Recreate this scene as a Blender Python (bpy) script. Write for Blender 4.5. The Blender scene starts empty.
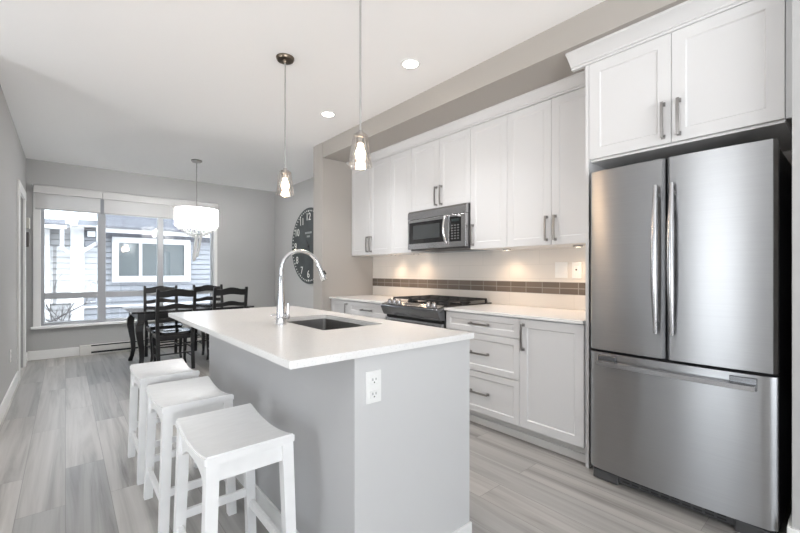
import bpy, bmesh, math, random
from mathutils import Vector, Matrix
random.seed(7)
PI = math.pi
scn = bpy.context.scene
COL = scn.collection

# ------------------------------------------------------------------ camera, world, exposure
cam_d = bpy.data.cameras.new('camera')
cam_d.sensor_width = 36.0
cam_d.lens = 394.42 / 800.0 * 36.0
cam_d.shift_y = (271.73 - 266.5) / 800.0
cam_d.clip_start = 0.02
cam = bpy.data.objects.new('camera', cam_d)
COL.objects.link(cam)
cam.location = (0, 0, 1.218)
cam.rotation_euler = (PI / 2, 0, -0.7035)
scn.camera = cam

world = bpy.data.worlds.new('overcast_sky')
scn.world = world
world.use_nodes = True
wn = world.node_tree.nodes
wl = world.node_tree.links
bgn = wn['Background']
tc = wn.new('ShaderNodeTexCoord'); sep = wn.new('ShaderNodeSeparateXYZ'); ramp = wn.new('ShaderNodeValToRGB')
mr_ = wn.new('ShaderNodeMapRange'); mr_.inputs['From Min'].default_value = -1.0
wl.new(tc.outputs['Generated'], sep.inputs[0]); wl.new(sep.outputs['Z'], mr_.inputs['Value']); wl.new(mr_.outputs[0], ramp.inputs[0])
ramp.color_ramp.elements[0].position = 0.42; ramp.color_ramp.elements[0].color = (1.78, 1.80, 1.82, 1)   # boosted glow below the horizon, added to light the ceiling
ramp.color_ramp.elements[1].position = 0.52; ramp.color_ramp.elements[1].color = (0.54, 0.59, 0.64, 1)
zen = ramp.color_ramp.elements.new(0.85); zen.color = (0.63, 0.68, 0.73, 1)
wl.new(ramp.outputs[0], bgn.inputs['Color'])
bgn.inputs['Strength'].default_value = 7.0

scn.view_settings.view_transform = 'Standard'
scn.view_settings.look = 'None'
scn.view_settings.gamma = 1.0
scn.view_settings.exposure = 0.27
scn.view_settings.use_curve_mapping = False
scn.cycles.use_denoising = True
scn.cycles.max_bounces = 14
scn.cycles.diffuse_bounces = 8
scn.cycles.glossy_bounces = 6
scn.cycles.transmission_bounces = 10
scn.cycles.transparent_max_bounces = 16
scn.cycles.caustics_reflective = False
scn.cycles.caustics_refractive = False
scn.cycles.sample_clamp_indirect = 12.0

POT_POWER = 6.0
WARM = (1.0, 0.70, 0.46)
SOFTW = (0.98, 0.99, 1.0)

def portal(name, loc, rot, sx, sy):
    l = bpy.data.lights.new(name, 'AREA'); l.shape = 'RECTANGLE'; l.size = sx; l.size_y = sy
    l.cycles.is_portal = True
    o = bpy.data.objects.new(name, l); COL.objects.link(o); o.location = loc; o.rotation_euler = rot
    return o
# sky portals in the window openings, those behind the camera being added (they only guide sampling, they add no light)
portal('daylight_portal', (0.86, 7.62, 1.40), (-PI / 2, 0, 0), 2.3, 2.0)
portal('daylight_portal', (-1.0, -4.18, 1.10), (PI / 2, 0, 0), 4.2, 2.1)
portal('daylight_portal', (-4.78, 1.15, 1.10), (0, -PI / 2, 0), 2.1, 1.4)

# ------------------------------------------------------------------ helpers
ORG = {}
def bm_new(): return bmesh.new()
def obj(name, bm, mat, parent=None, smooth=False):
    me = bpy.data.meshes.new(name)
    org = Vector((0, 0, 0))
    if parent is not None: org = ORG.get(parent.name, Vector((0, 0, 0)))
    bmesh.ops.translate(bm, verts=bm.verts, vec=-org)
    bmesh.ops.recalc_face_normals(bm, faces=bm.faces)
    bm.to_mesh(me); bm.free()
    o = bpy.data.objects.new(name, me); COL.objects.link(o)
    if mat: me.materials.append(mat)
    if smooth:
        me.polygons.foreach_set('use_smooth', [True] * len(me.polygons))
        me.set_sharp_from_angle(angle=math.radians(smooth if smooth is not True else 40))
    if parent is not None:
        o.parent = parent
        ORG[o.name] = org
    return o
def thing(name, label, cat, loc, group=None):
    o = bpy.data.objects.new(name, None); COL.objects.link(o)
    o.location = loc; o.empty_display_size = .05
    ORG[o.name] = Vector(loc)
    o['label'] = label; o['category'] = cat
    if group: o['group'] = group
    return o
def tag(o, label, cat, group=None):
    o['label'] = label; o['category'] = cat
    if group: o['group'] = group
    return o
def struct(name, bm, mat, parent=None, smooth=False):
    o = obj(name, bm, mat, parent, smooth)
    if parent is None: o['kind'] = 'structure'
    return o
def copy_tree(root, loc, label, group=None, rotz=None):
    r = root.copy(); COL.objects.link(r); r.location = loc; r['label'] = label
    if rotz is not None: r.rotation_euler = (0, 0, rotz)
    if group: r['group'] = group
    for ch in list(root.children):
        c = ch.copy(); COL.objects.link(c); c.parent = r
        for g in list(ch.children):
            d = g.copy(); COL.objects.link(d); d.parent = c
    return r

def add_box(bm, x0, x1, y0, y1, z0, z1, bev=0.0, seg=2):
    t = bmesh.new()
    bmesh.ops.create_cube(t, size=1.0)
    for v in t.verts:
        v.co = Vector(((x0 + x1) / 2 + v.co.x * (x1 - x0), (y0 + y1) / 2 + v.co.y * (y1 - y0), (z0 + z1) / 2 + v.co.z * (z1 - z0)))
    if bev > 0: bmesh.ops.bevel(t, geom=list(t.edges), offset=bev, segments=seg, profile=.5, affect='EDGES')
    merge(bm, t); return bm
def merge(bm, t, M=None):
    if M is not None: bmesh.ops.transform(t, matrix=M, verts=t.verts)
    me = bpy.data.meshes.new('tmp'); t.to_mesh(me); t.free()
    bm.from_mesh(me); bpy.data.meshes.remove(me)
def box(*a, **k): return add_box(bm_new(), *a, **k)
def add_lathe(bm, prof, cx, cy, n=32, axis='Z', cz=0.0):
    """prof: list of (r, h); revolve about an axis through (cx,cy,cz)"""
    t = bmesh.new(); rings = []
    for r, h in prof:
        ring = []
        if r < 1e-6: ring = [t.verts.new((0, 0, h))]
        else: ring = [t.verts.new((r * math.cos(2 * PI * i / n), r * math.sin(2 * PI * i / n), h)) for i in range(n)]
        rings.append(ring)
    for a, b in zip(rings[:-1], rings[1:]):
        if len(a) == 1 and len(b) == 1: continue
        for i in range(n):
            j = (i + 1) % n
            if len(a) == 1: t.faces.new((a[0], b[i], b[j]))
            elif len(b) == 1: t.faces.new((a[i], b[0], a[j]))
            else: t.faces.new((a[i], b[i], b[j], a[j]))
    if axis == 'X': M = Matrix(((0, 0, 1, 0), (0, 1, 0, 0), (-1, 0, 0, 0), (0, 0, 0, 1)))
    elif axis == 'Y': M = Matrix(((1, 0, 0, 0), (0, 0, 1, 0), (0, -1, 0, 0), (0, 0, 0, 1)))
    else: M = Matrix.Identity(4)
    merge(bm, t, Matrix.Translation((cx, cy, cz)) @ M); return bm
def lathe(*a, **k): return add_lathe(bm_new(), *a, **k)
def add_tube(bm, pts, r, n=12, caps=True):
    """tube through pts; r a number or one per point"""
    pts = [Vector(p) for p in pts]
    rs = [r] * len(pts) if not isinstance(r, (list, tuple)) else r
    t = bmesh.new(); rings = []
    prev = None
    for i, p in enumerate(pts):
        d = (pts[min(i + 1, len(pts) - 1)] - pts[max(i - 1, 0)]).normalized()
        if prev is None:
            a = Vector((0, 0, 1)) if abs(d.z) < .9 else Vector((1, 0, 0))
            u = d.cross(a).normalized()
        else:
            u = (prev - d * prev.dot(d)).normalized()
        w = d.cross(u); prev = u
        rings.append([t.verts.new(p + (u * math.cos(2 * PI * k / n) + w * math.sin(2 * PI * k / n)) * rs[i]) for k in range(n)])
    for a, b in zip(rings[:-1], rings[1:]):
        for k in range(n):
            t.faces.new((a[k], a[(k + 1) % n], b[(k + 1) % n], b[k]))
    if caps:
        t.faces.new(rings[0][::-1]); t.faces.new(rings[-1])
    merge(bm, t); return bm
def tube(*a, **k): return add_tube(bm_new(), *a, **k)
def add_sweep(bm, secs):
    """secs: list of quads (4 points each) joined into a bar"""
    t = bmesh.new()
    R = [[t.verts.new(p) for p in s] for s in secs]
    m = len(R[0])
    for a, b in zip(R[:-1], R[1:]):
        for k in range(m): t.faces.new((a[k], a[(k + 1) % m], b[(k + 1) % m], b[k]))
    t.faces.new(R[0][::-1]); t.faces.new(R[-1])
    merge(bm, t); return bm
def add_prism(bm, poly, axis, a0, a1, bev=0.0):
    """extrude a 2D polygon along an axis ('X': poly is (y,z); 'Y': (x,z); 'Z': (x,y))"""
    t = bmesh.new()
    def P(p, a):
        if axis == 'X': return (a, p[0], p[1])
        if axis == 'Y': return (p[0], a, p[1])
        return (p[0], p[1], a)
    A = [t.verts.new(P(p, a0)) for p in poly]; B = [t.verts.new(P(p, a1)) for p in poly]
    n = len(poly)
    for k in range(n): t.faces.new((A[k], A[(k + 1) % n], B[(k + 1) % n], B[k]))
    t.faces.new(A[::-1]); t.faces.new(B)
    if bev > 0: bmesh.ops.bevel(t, geom=list(t.edges), offset=bev, segments=2, profile=.5, affect='EDGES')
    merge(bm, t); return bm
def prism(*a, **k): return add_prism(bm_new(), *a, **k)

# ------------------------------------------------------------------ materials
def mat(name, color, rough=.5, metal=0.0, spec=.5, bump=0.0, bscale=40.0, var=0.0, vscale=3.0, aniso=0.0, coat=0.0, stretch=(1, 1, 1), arot=0.0):
    m = bpy.data.materials.new(name); m.use_nodes = True
    nt = m.node_tree; b = nt.nodes['Principled BSDF']
    c = tuple(color) + (1,)
    b.inputs['Base Color'].default_value = c
    b.inputs['Roughness'].default_value = rough
    b.inputs['Metallic'].default_value = metal
    b.inputs['Specular IOR Level'].default_value = spec
    if aniso: b.inputs['Anisotropic'].default_value = aniso; b.inputs['Anisotropic Rotation'].default_value = arot
    if coat: b.inputs['Coat Weight'].default_value = coat; b.inputs['Coat Roughness'].default_value = .08
    g = nt.nodes.new('ShaderNodeTexCoord'); mp = nt.nodes.new('ShaderNodeMapping')
    mp.inputs['Scale'].default_value = stretch
    nt.links.new(g.outputs['Object'], mp.inputs[0])
    if var > 0:
        n = nt.nodes.new('ShaderNodeTexNoise'); n.inputs['Scale'].default_value = vscale; n.inputs['Detail'].default_value = 5
        nt.links.new(mp.outputs[0], n.inputs['Vector'])
        r = nt.nodes.new('ShaderNodeValToRGB')
        r.color_ramp.elements[0].position = .3; r.color_ramp.elements[1].position = .7
        r.color_ramp.elements[0].color = tuple(max(0, k * (1 - var)) for k in color) + (1,)
        r.color_ramp.elements[1].color = tuple(min(1, k * (1 + var)) for k in color) + (1,)
        nt.links.new(n.outputs['Fac'], r.inputs[0]); nt.links.new(r.outputs[0], b.inputs['Base Color'])
    if bump > 0:
        n2 = nt.nodes.new('ShaderNodeTexNoise'); n2.inputs['Scale'].default_value = bscale; n2.inputs['Detail'].default_value = 4
        nt.links.new(mp.outputs[0], n2.inputs['Vector'])
        bp = nt.nodes.new('ShaderNodeBump'); bp.inputs['Strength'].default_value = bump; bp.inputs['Distance'].default_value = .002
        nt.links.new(n2.outputs['Fac'], bp.inputs['Height']); nt.links.new(bp.outputs[0], b.inputs['Normal'])
    return m
def emis(name, color, s):
    m = bpy.data.materials.new(name); m.use_nodes = True; nt = m.node_tree
    b = nt.nodes['Principled BSDF']; b.inputs['Base Color'].default_value = tuple(color) + (1,)
    b.inputs['Emission Color'].default_value = tuple(color) + (1,); b.inputs['Emission Strength'].default_value = s
    return m
def thin_glass(name, tint=(1, 1, 1), fmin=.04, fmax=.6, rough=.02, bump=0.0):
    m = bpy.data.materials.new(name); m.use_nodes = True; nt = m.node_tree; nt.nodes.clear()
    o = nt.nodes.new('ShaderNodeOutputMaterial'); mx = nt.nodes.new('ShaderNodeMixShader')
    t = nt.nodes.new('ShaderNodeBsdfTransparent'); g = nt.nodes.new('ShaderNodeBsdfGlossy')
    t.inputs[0].default_value = tuple(tint) + (1,); g.inputs['Roughness'].default_value = rough
    lw = nt.nodes.new('ShaderNodeLayerWeight'); lw.inputs['Blend'].default_value = .35
    mr = nt.nodes.new('ShaderNodeMapRange'); mr.inputs['To Min'].default_value = fmin; mr.inputs['To Max'].default_value = fmax
    nt.links.new(lw.outputs['Fresnel'], mr.inputs['Value']); nt.links.new(mr.outputs[0], mx.inputs[0])
    nt.links.new(t.outputs[0], mx.inputs[1]); nt.links.new(g.outputs[0], mx.inputs[2]); nt.links.new(mx.outputs[0], o.inputs[0])
    if bump:
        n = nt.nodes.new('ShaderNodeTexNoise'); n.inputs['Scale'].default_value = 55
        bp = nt.nodes.new('ShaderNodeBump'); bp.inputs['Strength'].default_value = bump
        nt.links.new(n.outputs['Fac'], bp.inputs['Height']); nt.links.new(bp.outputs[0], g.inputs['Normal'])
    return m

M = {}
M['wall'] = mat('grey_wall_paint', (.43, .43, .428), .75, bump=.05, bscale=180)
M['wall_warm_lit'] = mat('grey_wall_paint_warm_lit', (.385, .362, .335), .75, bump=.05, bscale=180)  # same grey wall paint, with the warm lamp cast put into its colour
M['ceil'] = mat('white_ceiling_paint', (.92, .92, .92), .9, bump=.06, bscale=150)
M['trim'] = mat('white_trim_paint', (.80, .80, .79), .4)
M['cab'] = mat('white_cabinet_paint', (.66, .66, .665), .38, bump=.02, bscale=90)
M['cab_in'] = mat('cabinet_side_paint', (.72, .72, .72), .45)
M['island_grey'] = mat('island_grey_paint', (.46, .46, .465), .6, bump=.05, bscale=160)
M['island_white'] = mat('island_end_paint', (.57, .57, .572), .6, bump=.05, bscale=160)
M['toe'] = mat('toe_kick_paint', (.62, .61, .60), .5)
M['stool'] = mat('worn_white_stool_paint', (.83, .83, .83), .42, var=.03, vscale=5, stretch=(3, 14, 3), bump=.05, bscale=30)
M['nickel'] = mat('brushed_nickel', (.36, .35, .34), .32, metal=1.0)
M['chrome'] = mat('polished_chrome', (.66, .66, .67), .08, metal=1.0)
M['rod'] = mat('satin_nickel_rod', (.55, .55, .54), .3, metal=1.0)
M['bronze'] = mat('dark_bronze', (.16, .13, .10), .32, metal=1.0)
M['steel'] = mat('brushed_stainless_steel', (.36, .363, .37), .32, metal=1.0, aniso=.88, var=.03, vscale=60, stretch=(1, .02, 8), arot=.25)
M['steel_h'] = mat('stainless_trim', (.47, .47, .48), .24, metal=1.0, bump=.02, bscale=90, stretch=(1, 30, 1))
M['steel_dark'] = mat('dark_stainless', (.20, .205, .215), .26, metal=1.0, bump=.02, bscale=90, stretch=(1, 30, 1))
M['sink'] = mat('brushed_sink_steel', (.33, .325, .32), .36, metal=1.0)
M['black'] = mat('black_plastic', (.012, .012, .013), .35)
M['dgrey'] = mat('dark_grey_enamel', (.06, .06, .062), .45)
M['iron'] = mat('black_cast_iron', (.015, .015, .016), .55, bump=.1, bscale=200)
M['blackglass'] = mat('black_oven_glass', (.010, .010, .011), .07, coat=.3)
M['mwin'] = mat('microwave_window_mesh', (.055, .06, .062), .16)
M['grey_btn'] = mat('grey_button_print', (.17, .17, .175), .5)
M['blackwood'] = mat('black_painted_wood', (.012, .012, .013), .30, bump=.04, bscale=60)
M['tabletop'] = mat('black_glossy_tabletop', (.022, .022, .023), .06, coat=.4)
M['plate'] = mat('white_plastic_plate', (.78, .78, .77), .35)
M['slot'] = mat('dark_slot', (.02, .02, .02), .5)
M['heater'] = mat('cream_heater_enamel', (.72, .71, .68), .4)
M['clockface'] = mat('charcoal_clock_face', (.040, .049, .051), .6, var=.25, vscale=6)
M['clockwhite'] = mat('white_clock_paint', (.75, .75, .72), .6)
M['shade_roll'] = None
M['twig'] = mat('bare_bark', (.05, .045, .045), .8, var=.3, vscale=20)
M['brass'] = mat('aged_brass_hinge', (.30, .27, .22), .4, metal=1.0)
M['glasspane'] = thin_glass('window_pane_glass', (.97, .98, .99), .03, .5, .01)
M['pend_glass'] = thin_glass('seeded_pendant_glass', (.985, .97, .955), .06, .5, .06, bump=.10)
M['bulb'] = emis('warm_bulb', (1.0, .80, .58), 22.0)
M['pot'] = emis('downlight_lens', (1.0, .95, .88), 14.0)
M['puck'] = emis('puck_light_lens', (1.0, .86, .66), 9.0)
M['crystal'] = None

def quartz():
    m = bpy.data.materials.new('white_quartz'); m.use_nodes = True; nt = m.node_tree; b = nt.nodes['Principled BSDF']
    b.inputs['Roughness'].default_value = .16
    g = nt.nodes.new('ShaderNodeNewGeometry')
    n = nt.nodes.new('ShaderNodeTexNoise'); n.inputs['Scale'].default_value = 160; n.inputs['Detail'].default_value = 3
    r = nt.nodes.new('ShaderNodeValToRGB')
    r.color_ramp.elements[0].position = .30; r.color_ramp.elements[0].color = (.70, .695, .69, 1)
    r.color_ramp.elements[1].position = .42; r.color_ramp.elements[1].color = (.80, .795, .785, 1)
    nt.links.new(g.outputs['Position'], n.inputs['Vector']); nt.links.new(n.outputs['Fac'], r.inputs[0]); nt.links.new(r.outputs[0], b.inputs['Base Color'])
    return m
M['quartz'] = quartz()

def floor_mat():
    m = bpy.data.materials.new('grey_oak_planks'); m.use_nodes = True; nt = m.node_tree; N = nt.nodes; L = nt.links
    b = N['Principled BSDF']
    g = N.new('ShaderNodeNewGeometry')
    mp = N.new('ShaderNodeMapping'); mp.inputs['Rotation'].default_value = (0, 0, PI / 2)
    L.new(g.outputs['Position'], mp.inputs[0])
    br = N.new('ShaderNodeTexBrick')
    br.offset = .37; br.offset_frequency = 2
    br.inputs['Color1'].default_value = (0, 0, 0, 1); br.inputs['Color2'].default_value = (1, 1, 1, 1); br.inputs['Mortar'].default_value = (.5, .5, .5, 1)
    br.inputs['Scale'].default_value = 1.0; br.inputs['Brick Width'].default_value = 1.35; br.inputs['Row Height'].default_value = .19
    br.inputs['Mortar Size'].default_value = .0012; br.inputs['Mortar Smooth'].default_value = 0; br.inputs['Bias'].default_value = 0
    L.new(mp.outputs[0], br.inputs['Vector'])
    # per-plank shift of the grain
    add = N.new('ShaderNodeVectorMath'); add.operation = 'MULTIPLY_ADD'
    add.inputs[1].default_value = (7.3, 4.1, 2.7)
    L.new(br.outputs['Color'], add.inputs[0]); L.new(g.outputs['Position'], add.inputs[2])
    mp2 = N.new('ShaderNodeMapping'); mp2.inputs['Scale'].default_value = (13.0, .55, 1)
    L.new(add.outputs[0], mp2.inputs[0])
    n1 = N.new('ShaderNodeTexNoise'); n1.inputs['Scale'].default_value = 1.0; n1.inputs['Detail'].default_value = 7; n1.inputs['Roughness'].default_value = .62; n1.inputs['Distortion'].default_value = .8
    L.new(mp2.outputs[0], n1.inputs['Vector'])
    r = N.new('ShaderNodeValToRGB'); e = r.color_ramp.elements
    e[0].position = .25; e[0].color = (.19, .180, .171, 1)
    e[1].position = .75; e[1].color = (.49, .478, .463, 1)
    k = e.new(.42); k.color = (.345, .333, .319, 1)
    k = e.new(.54); k.color = (.42, .407, .391, 1)
    L.new(n1.outputs['Fac'], r.inputs[0])
    # tone per plank
    mx = N.new('ShaderNodeMix'); mx.data_type = 'RGBA'; mx.blend_type = 'MULTIPLY'; mx.inputs[0].default_value = 1
    rr = N.new('ShaderNodeValToRGB'); rr.color_ramp.elements[0].color = (.80, .80, .80, 1); rr.color_ramp.elements[1].color = (1.12, 1.10, 1.08, 1)
    L.new(br.outputs['Color'], rr.inputs[0]); L.new(r.outputs[0], mx.inputs[6]); L.new(rr.outputs[0], mx.inputs[7])
    mx2 = N.new('ShaderNodeMix'); mx2.data_type = 'RGBA'; mx2.blend_type = 'MIX'
    mx2.inputs[7].default_value = (.22, .21, .20, 1)
    L.new(br.outputs['Fac'], mx2.inputs[0]); L.new(mx.outputs[2], mx2.inputs[6]); L.new(mx2.outputs[2], b.inputs['Base Color'])
    b.inputs['Roughness'].default_value = .38
    bp = N.new('ShaderNodeBump'); bp.inputs['Strength'].default_value = .12; bp.inputs['Distance'].default_value = .002
    L.new(n1.outputs['Fac'], bp.inputs['Height']); L.new(bp.outputs[0], b.inputs['Normal'])
    return m
M['floor'] = floor_mat()

def tile_mat(name, c1, c2, mortar, w, h, msize, off, rough, z0, y0=0.0):
    """tiles on a wall in the YZ plane"""
    m = bpy.data.materials.new(name); m.use_nodes = True; nt = m.node_tree; N = nt.nodes; L = nt.links
    b = N['Principled BSDF']; g = N.new('ShaderNodeNewGeometry')
    sp = N.new('ShaderNodeSeparateXYZ'); cb = N.new('ShaderNodeCombineXYZ'); sb = N.new('ShaderNodeMath'); sb.operation = 'SUBTRACT'; sb.inputs[1].default_value = z0
    L.new(g.outputs['Position'], sp.inputs[0]); sy = N.new('ShaderNodeMath'); sy.operation = 'SUBTRACT'; sy.inputs[1].default_value = y0; L.new(sp.outputs['Y'], sy.inputs[0]); L.new(sy.outputs[0], cb.inputs[0]); L.new(sp.outputs['Z'], sb.inputs[0]); L.new(sb.outputs[0], cb.inputs[1])
    br = N.new('ShaderNodeTexBrick'); br.offset = off
    br.inputs['Color1'].default_value = c1 + (1,); br.inputs['Color2'].default_value = c2 + (1,); br.inputs['Mortar'].default_value = mortar + (1,)
    br.inputs['Scale'].default_value = 1; br.inputs['Brick Width'].default_value = w; br.inputs['Row Height'].default_value = h
    br.inputs['Mortar Size'].default_value = msize; br.inputs['Mortar Smooth'].default_value = .1; br.inputs['Bias'].default_value = 0
    L.new(cb.outputs[0], br.inputs['Vector']); L.new(br.outputs['Color'], b.inputs['Base Color'])
    b.inputs['Roughness'].default_value = rough
    inv = N.new('ShaderNodeMath'); inv.operation = 'SUBTRACT'; inv.inputs[0].default_value = 1
    L.new(br.outputs['Fac'], inv.inputs[1])
    bp = N.new('ShaderNodeBump'); bp.inputs['Strength'].default_value = .25; bp.inputs['Distance'].default_value = .002
    L.new(inv.outputs[0], bp.inputs['Height']); L.new(bp.outputs[0], b.inputs['Normal'])
    return m
M['tile_white'] = tile_mat('white_wall_tile', (.735, .695, .650), (.715, .675, .630), (.66, .625, .585), .60, .1225, .0025, .5, .22, .914)
M['tile_band'] = tile_mat('brown_glass_mosaic', (.185, .150, .124), (.135, .110, .092), (.30, .27, .245), .155, .05, .0035, 0, .2, 1.033, .069)

def siding_mat(name, c, h=.14):
    m = bpy.data.materials.new(name); m.use_nodes = True; nt = m.node_tree; N = nt.nodes; L = nt.links
    b = N['Principled BSDF']; g = N.new('ShaderNodeNewGeometry')
    n = N.new('ShaderNodeTexNoise'); n.inputs['Scale'].default_value = 3; n.inputs['Detail'].default_value = 5
    mp = N.new('ShaderNodeMapping'); mp.inputs['Scale'].default_value = (1, 1, 8)
    L.new(g.outputs['Position'], mp.inputs[0]); L.new(mp.outputs[0], n.inputs['Vector'])
    r = N.new('ShaderNodeValToRGB'); r.color_ramp.elements[0].color = tuple(k * .85 for k in c) + (1,); r.color_ramp.elements[1].color = tuple(min(1, k * 1.12) for k in c) + (1,)
    L.new(n.outputs['Fac'], r.inputs[0]); L.new(r.outputs[0], b.inputs['Base Color']); b.inputs['Roughness'].default_value = .7
    return m
M['siding'] = siding_mat('grey_lap_siding', (.22, .233, .255))
M['siding_pale'] = siding_mat('pale_lap_siding', (.27, .275, .28))
M['roof'] = mat('grey_shingles', (.085, .09, .105), .85, var=.3, vscale=14)
M['ext_trim'] = mat('white_exterior_trim', (.48, .49, .50), .5)
M['meter'] = mat('light_grey_meter_box', (.55, .57, .58), .5)
M['ext_glass'] = mat('neighbour_window_glass', (.10, .115, .12), .06, coat=.5)
M['blindg'] = mat('pale_curtain', (.5, .52, .52), .8)
M['ground'] = mat('gravel_ground', (.42, .42, .42), .9, var=.3, vscale=12)

def shade_fabric(name, col, trans):
    m = bpy.data.materials.new(name); m.use_nodes = True; nt = m.node_tree; nt.nodes.clear(); N = nt.nodes
    o = N.new('ShaderNodeOutputMaterial'); mx = N.new('ShaderNodeMixShader'); d = N.new('ShaderNodeBsdfDiffuse'); t = N.new('ShaderNodeBsdfTranslucent')
    d.inputs[0].default_value = col + (1,); t.inputs[0].default_value = col + (1,)
    w = N.new('ShaderNodeTexNoise'); w.inputs['Scale'].default_value = 300
    mr = N.new('ShaderNodeMapRange'); mr.inputs['To Min'].default_value = trans - .05; mr.inputs['To Max'].default_value = trans + .05
    nt.links.new(w.outputs['Fac'], mr.inputs['Value']); nt.links.new(mr.outputs[0], mx.inputs[0])
    nt.links.new(d.outputs[0], mx.inputs[1]); nt.links.new(t.outputs[0], mx.inputs[2]); nt.links.new(mx.outputs[0], o.inputs[0])
    return m
M['shade_roll'] = shade_fabric('grey_roller_fabric', (.75, .74, .73), .45)
M['shade_drum'] = shade_fabric('white_organza', (.93, .93, .93), .8)
def sheer(m, a):
    nt = m.node_tree; o = nt.nodes['Material Output']; src = o.inputs[0].links[0].from_socket
    t = nt.nodes.new('ShaderNodeBsdfTransparent'); mx = nt.nodes.new('ShaderNodeMixShader'); mx.inputs[0].default_value = a
    nt.links.new(src, mx.inputs[1]); nt.links.new(t.outputs[0], mx.inputs[2]); nt.links.new(mx.outputs[0], o.inputs[0])
sheer(M['shade_drum'], .40)
def crystal_mat():
    m = bpy.data.materials.new('clear_crystal'); m.use_nodes = True; b = m.node_tree.nodes['Principled BSDF']
    b.inputs['Base Color'].default_value = (.97, .98, .98, 1); b.inputs['Roughness'].default_value = .08
    b.inputs['Transmission Weight'].default_value = .06; b.inputs['IOR'].default_value = 1.5
    n = m.node_tree.nodes.new('ShaderNodeTexNoise'); n.inputs['Scale'].default_value = 30
    bp = m.node_tree.nodes.new('ShaderNodeBump'); bp.inputs['Strength'].default_value = .1
    m.node_tree.links.new(n.outputs['Fac'], bp.inputs['Height']); m.node_tree.links.new(bp.outputs[0], b.inputs['Normal'])
    return m
M['crystal'] = crystal_mat()

# ------------------------------------------------------------------ room shell
CEIL = 2.766
WW = 7.41          # inside face of the window wall
LW = -.41          # left wall
KW = 3.10          # kitchen / dining right wall
struct('floor', box(-4.75, 3.35, -4.25, WW + .22, -.12, 0), M['floor'])
struct('ceiling', box(-4.75, 3.35, -4.25, WW + .22, CEIL, CEIL + .12), M['ceil'])
# left wall with a door opening
DY0, DY1, DZ = 6.17, 6.93, 2.14
b = bm_new()
add_box(b, LW - .14, LW, 4.0, DY0, 0, CEIL)
add_box(b, LW - .14, LW, DY1, WW + .22, 0, CEIL)
add_box(b, LW - .14, LW, DY0, DY1, DZ, CEIL)
struct('wall_left', b, M['wall'])
struct('wall_hall', box(-4.6, LW - .14, 4.0, 4.14, 0, CEIL), M['wall'])
# window wall
WX0, WX1, WZ0, WZ1 = -.265, 2.0, .455, 2.39
b = bm_new()
add_box(b, LW, WX0, WW, WW + .2, 0, CEIL); add_box(b, WX1, KW + .15, WW, WW + .2, 0, CEIL)
add_box(b, WX0, WX1, WW, WW + .2, 0, WZ0); add_box(b, WX0, WX1, WW, WW + .2, WZ1, CEIL)
struct('wall_window', b, M['wall'])
struct('wall_kitchen', box(KW, KW + .15, .2, WW, 0, CEIL), M['wall'])
struct('wall_stub', box(2.343, KW, 4.2, 4.42, 0, CEIL), M['wall_warm_lit'])
struct('wall_fridge', box(2.35, KW + .15, -4.0, .2, 0, CEIL), M['wall'])
struct('wall_soffit', box(2.35, KW, .2, 4.2, 2.584, CEIL), M['wall_warm_lit'])
# walls behind the camera, with windows invented to let in daylight
BX0, BX1, BZ0, BZ1 = -3.1, 1.1, .05, 2.15
b = bm_new()
add_box(b, -4.6, BX0, -4.15, -4.0, 0, CEIL); add_box(b, BX1, 2.35, -4.15, -4.0, 0, CEIL)
add_box(b, BX0, BX1, -4.15, -4.0, BZ1, CEIL); add_box(b, BX0, BX1, -4.15, -4.0, 0, BZ0)
struct('wall_back', b, M['wall'])
openings = [(.45, 1.85), (2.80, 2.91), (3.02, 3.12), (3.70, 3.82)]  # invented openings, the narrow slits shaped to streak the refrigerator doors with light
b = bm_new(); y = -4.15
for (y0, y1) in openings:
    add_box(b, -4.75, -4.6, y, y0, 0, CEIL)
    add_box(b, -4.75, -4.6, y0, y1, BZ1, CEIL); add_box(b, -4.75, -4.6, y0, y1, 0, BZ0)
    y = y1
add_box(b, -4.75, -4.6, y, 4.14, 0, CEIL)
struct('wall_west', b, M['wall'])
b = bm_new()
for i in range(4):
    p = BX0 + (BX1 - BX0) * i / 3
    add_box(b, p - .05, p + .05, -4.12, -4.04, BZ0, BZ1)
struct('added_window', b, M['trim'])

def baseboard(name, bm): return struct(name, bm, M['trim'])
BH, BT = .12, .015
b = bm_new(); add_box(b, LW, LW + BT, 4.0, DY0 - .09, 0, BH, bev=.003); add_box(b, LW, LW + BT, DY1 + .09, WW, 0, BH, bev=.003)
baseboard('baseboard_left', b)
b = bm_new(); add_box(b, LW + BT, .155, WW - BT, WW, 0, .125, bev=.003); add_box(b, 2.17, KW, WW - BT, WW, 0, .125, bev=.003)
baseboard('baseboard_window', b)
baseboard('baseboard_dining', box(KW - BT, KW, 4.42, WW - BT, 0, BH, bev=.003))
b = bm_new(); add_box(b, 2.343 - BT, 2.343, 4.2 - BT, 4.42 + BT, 0, BH, bev=.003); add_box(b, 2.343, KW - BT, 4.42, 4.42 + BT, 0, BH, bev=.003); add_box(b, 2.343, 2.45, 4.2 - BT, 4.2, 0, BH, bev=.003)
baseboard('baseboard_stub', b)
b = bm_new(); add_box(b, 2.35 - BT, 2.35, -4.0, .2 + BT, 0, .135, bev=.003); add_box(b, 2.35, 2.6, .2, .2 + BT, 0, .135, bev=.003)
baseboard('baseboard_fridge', b)

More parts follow.
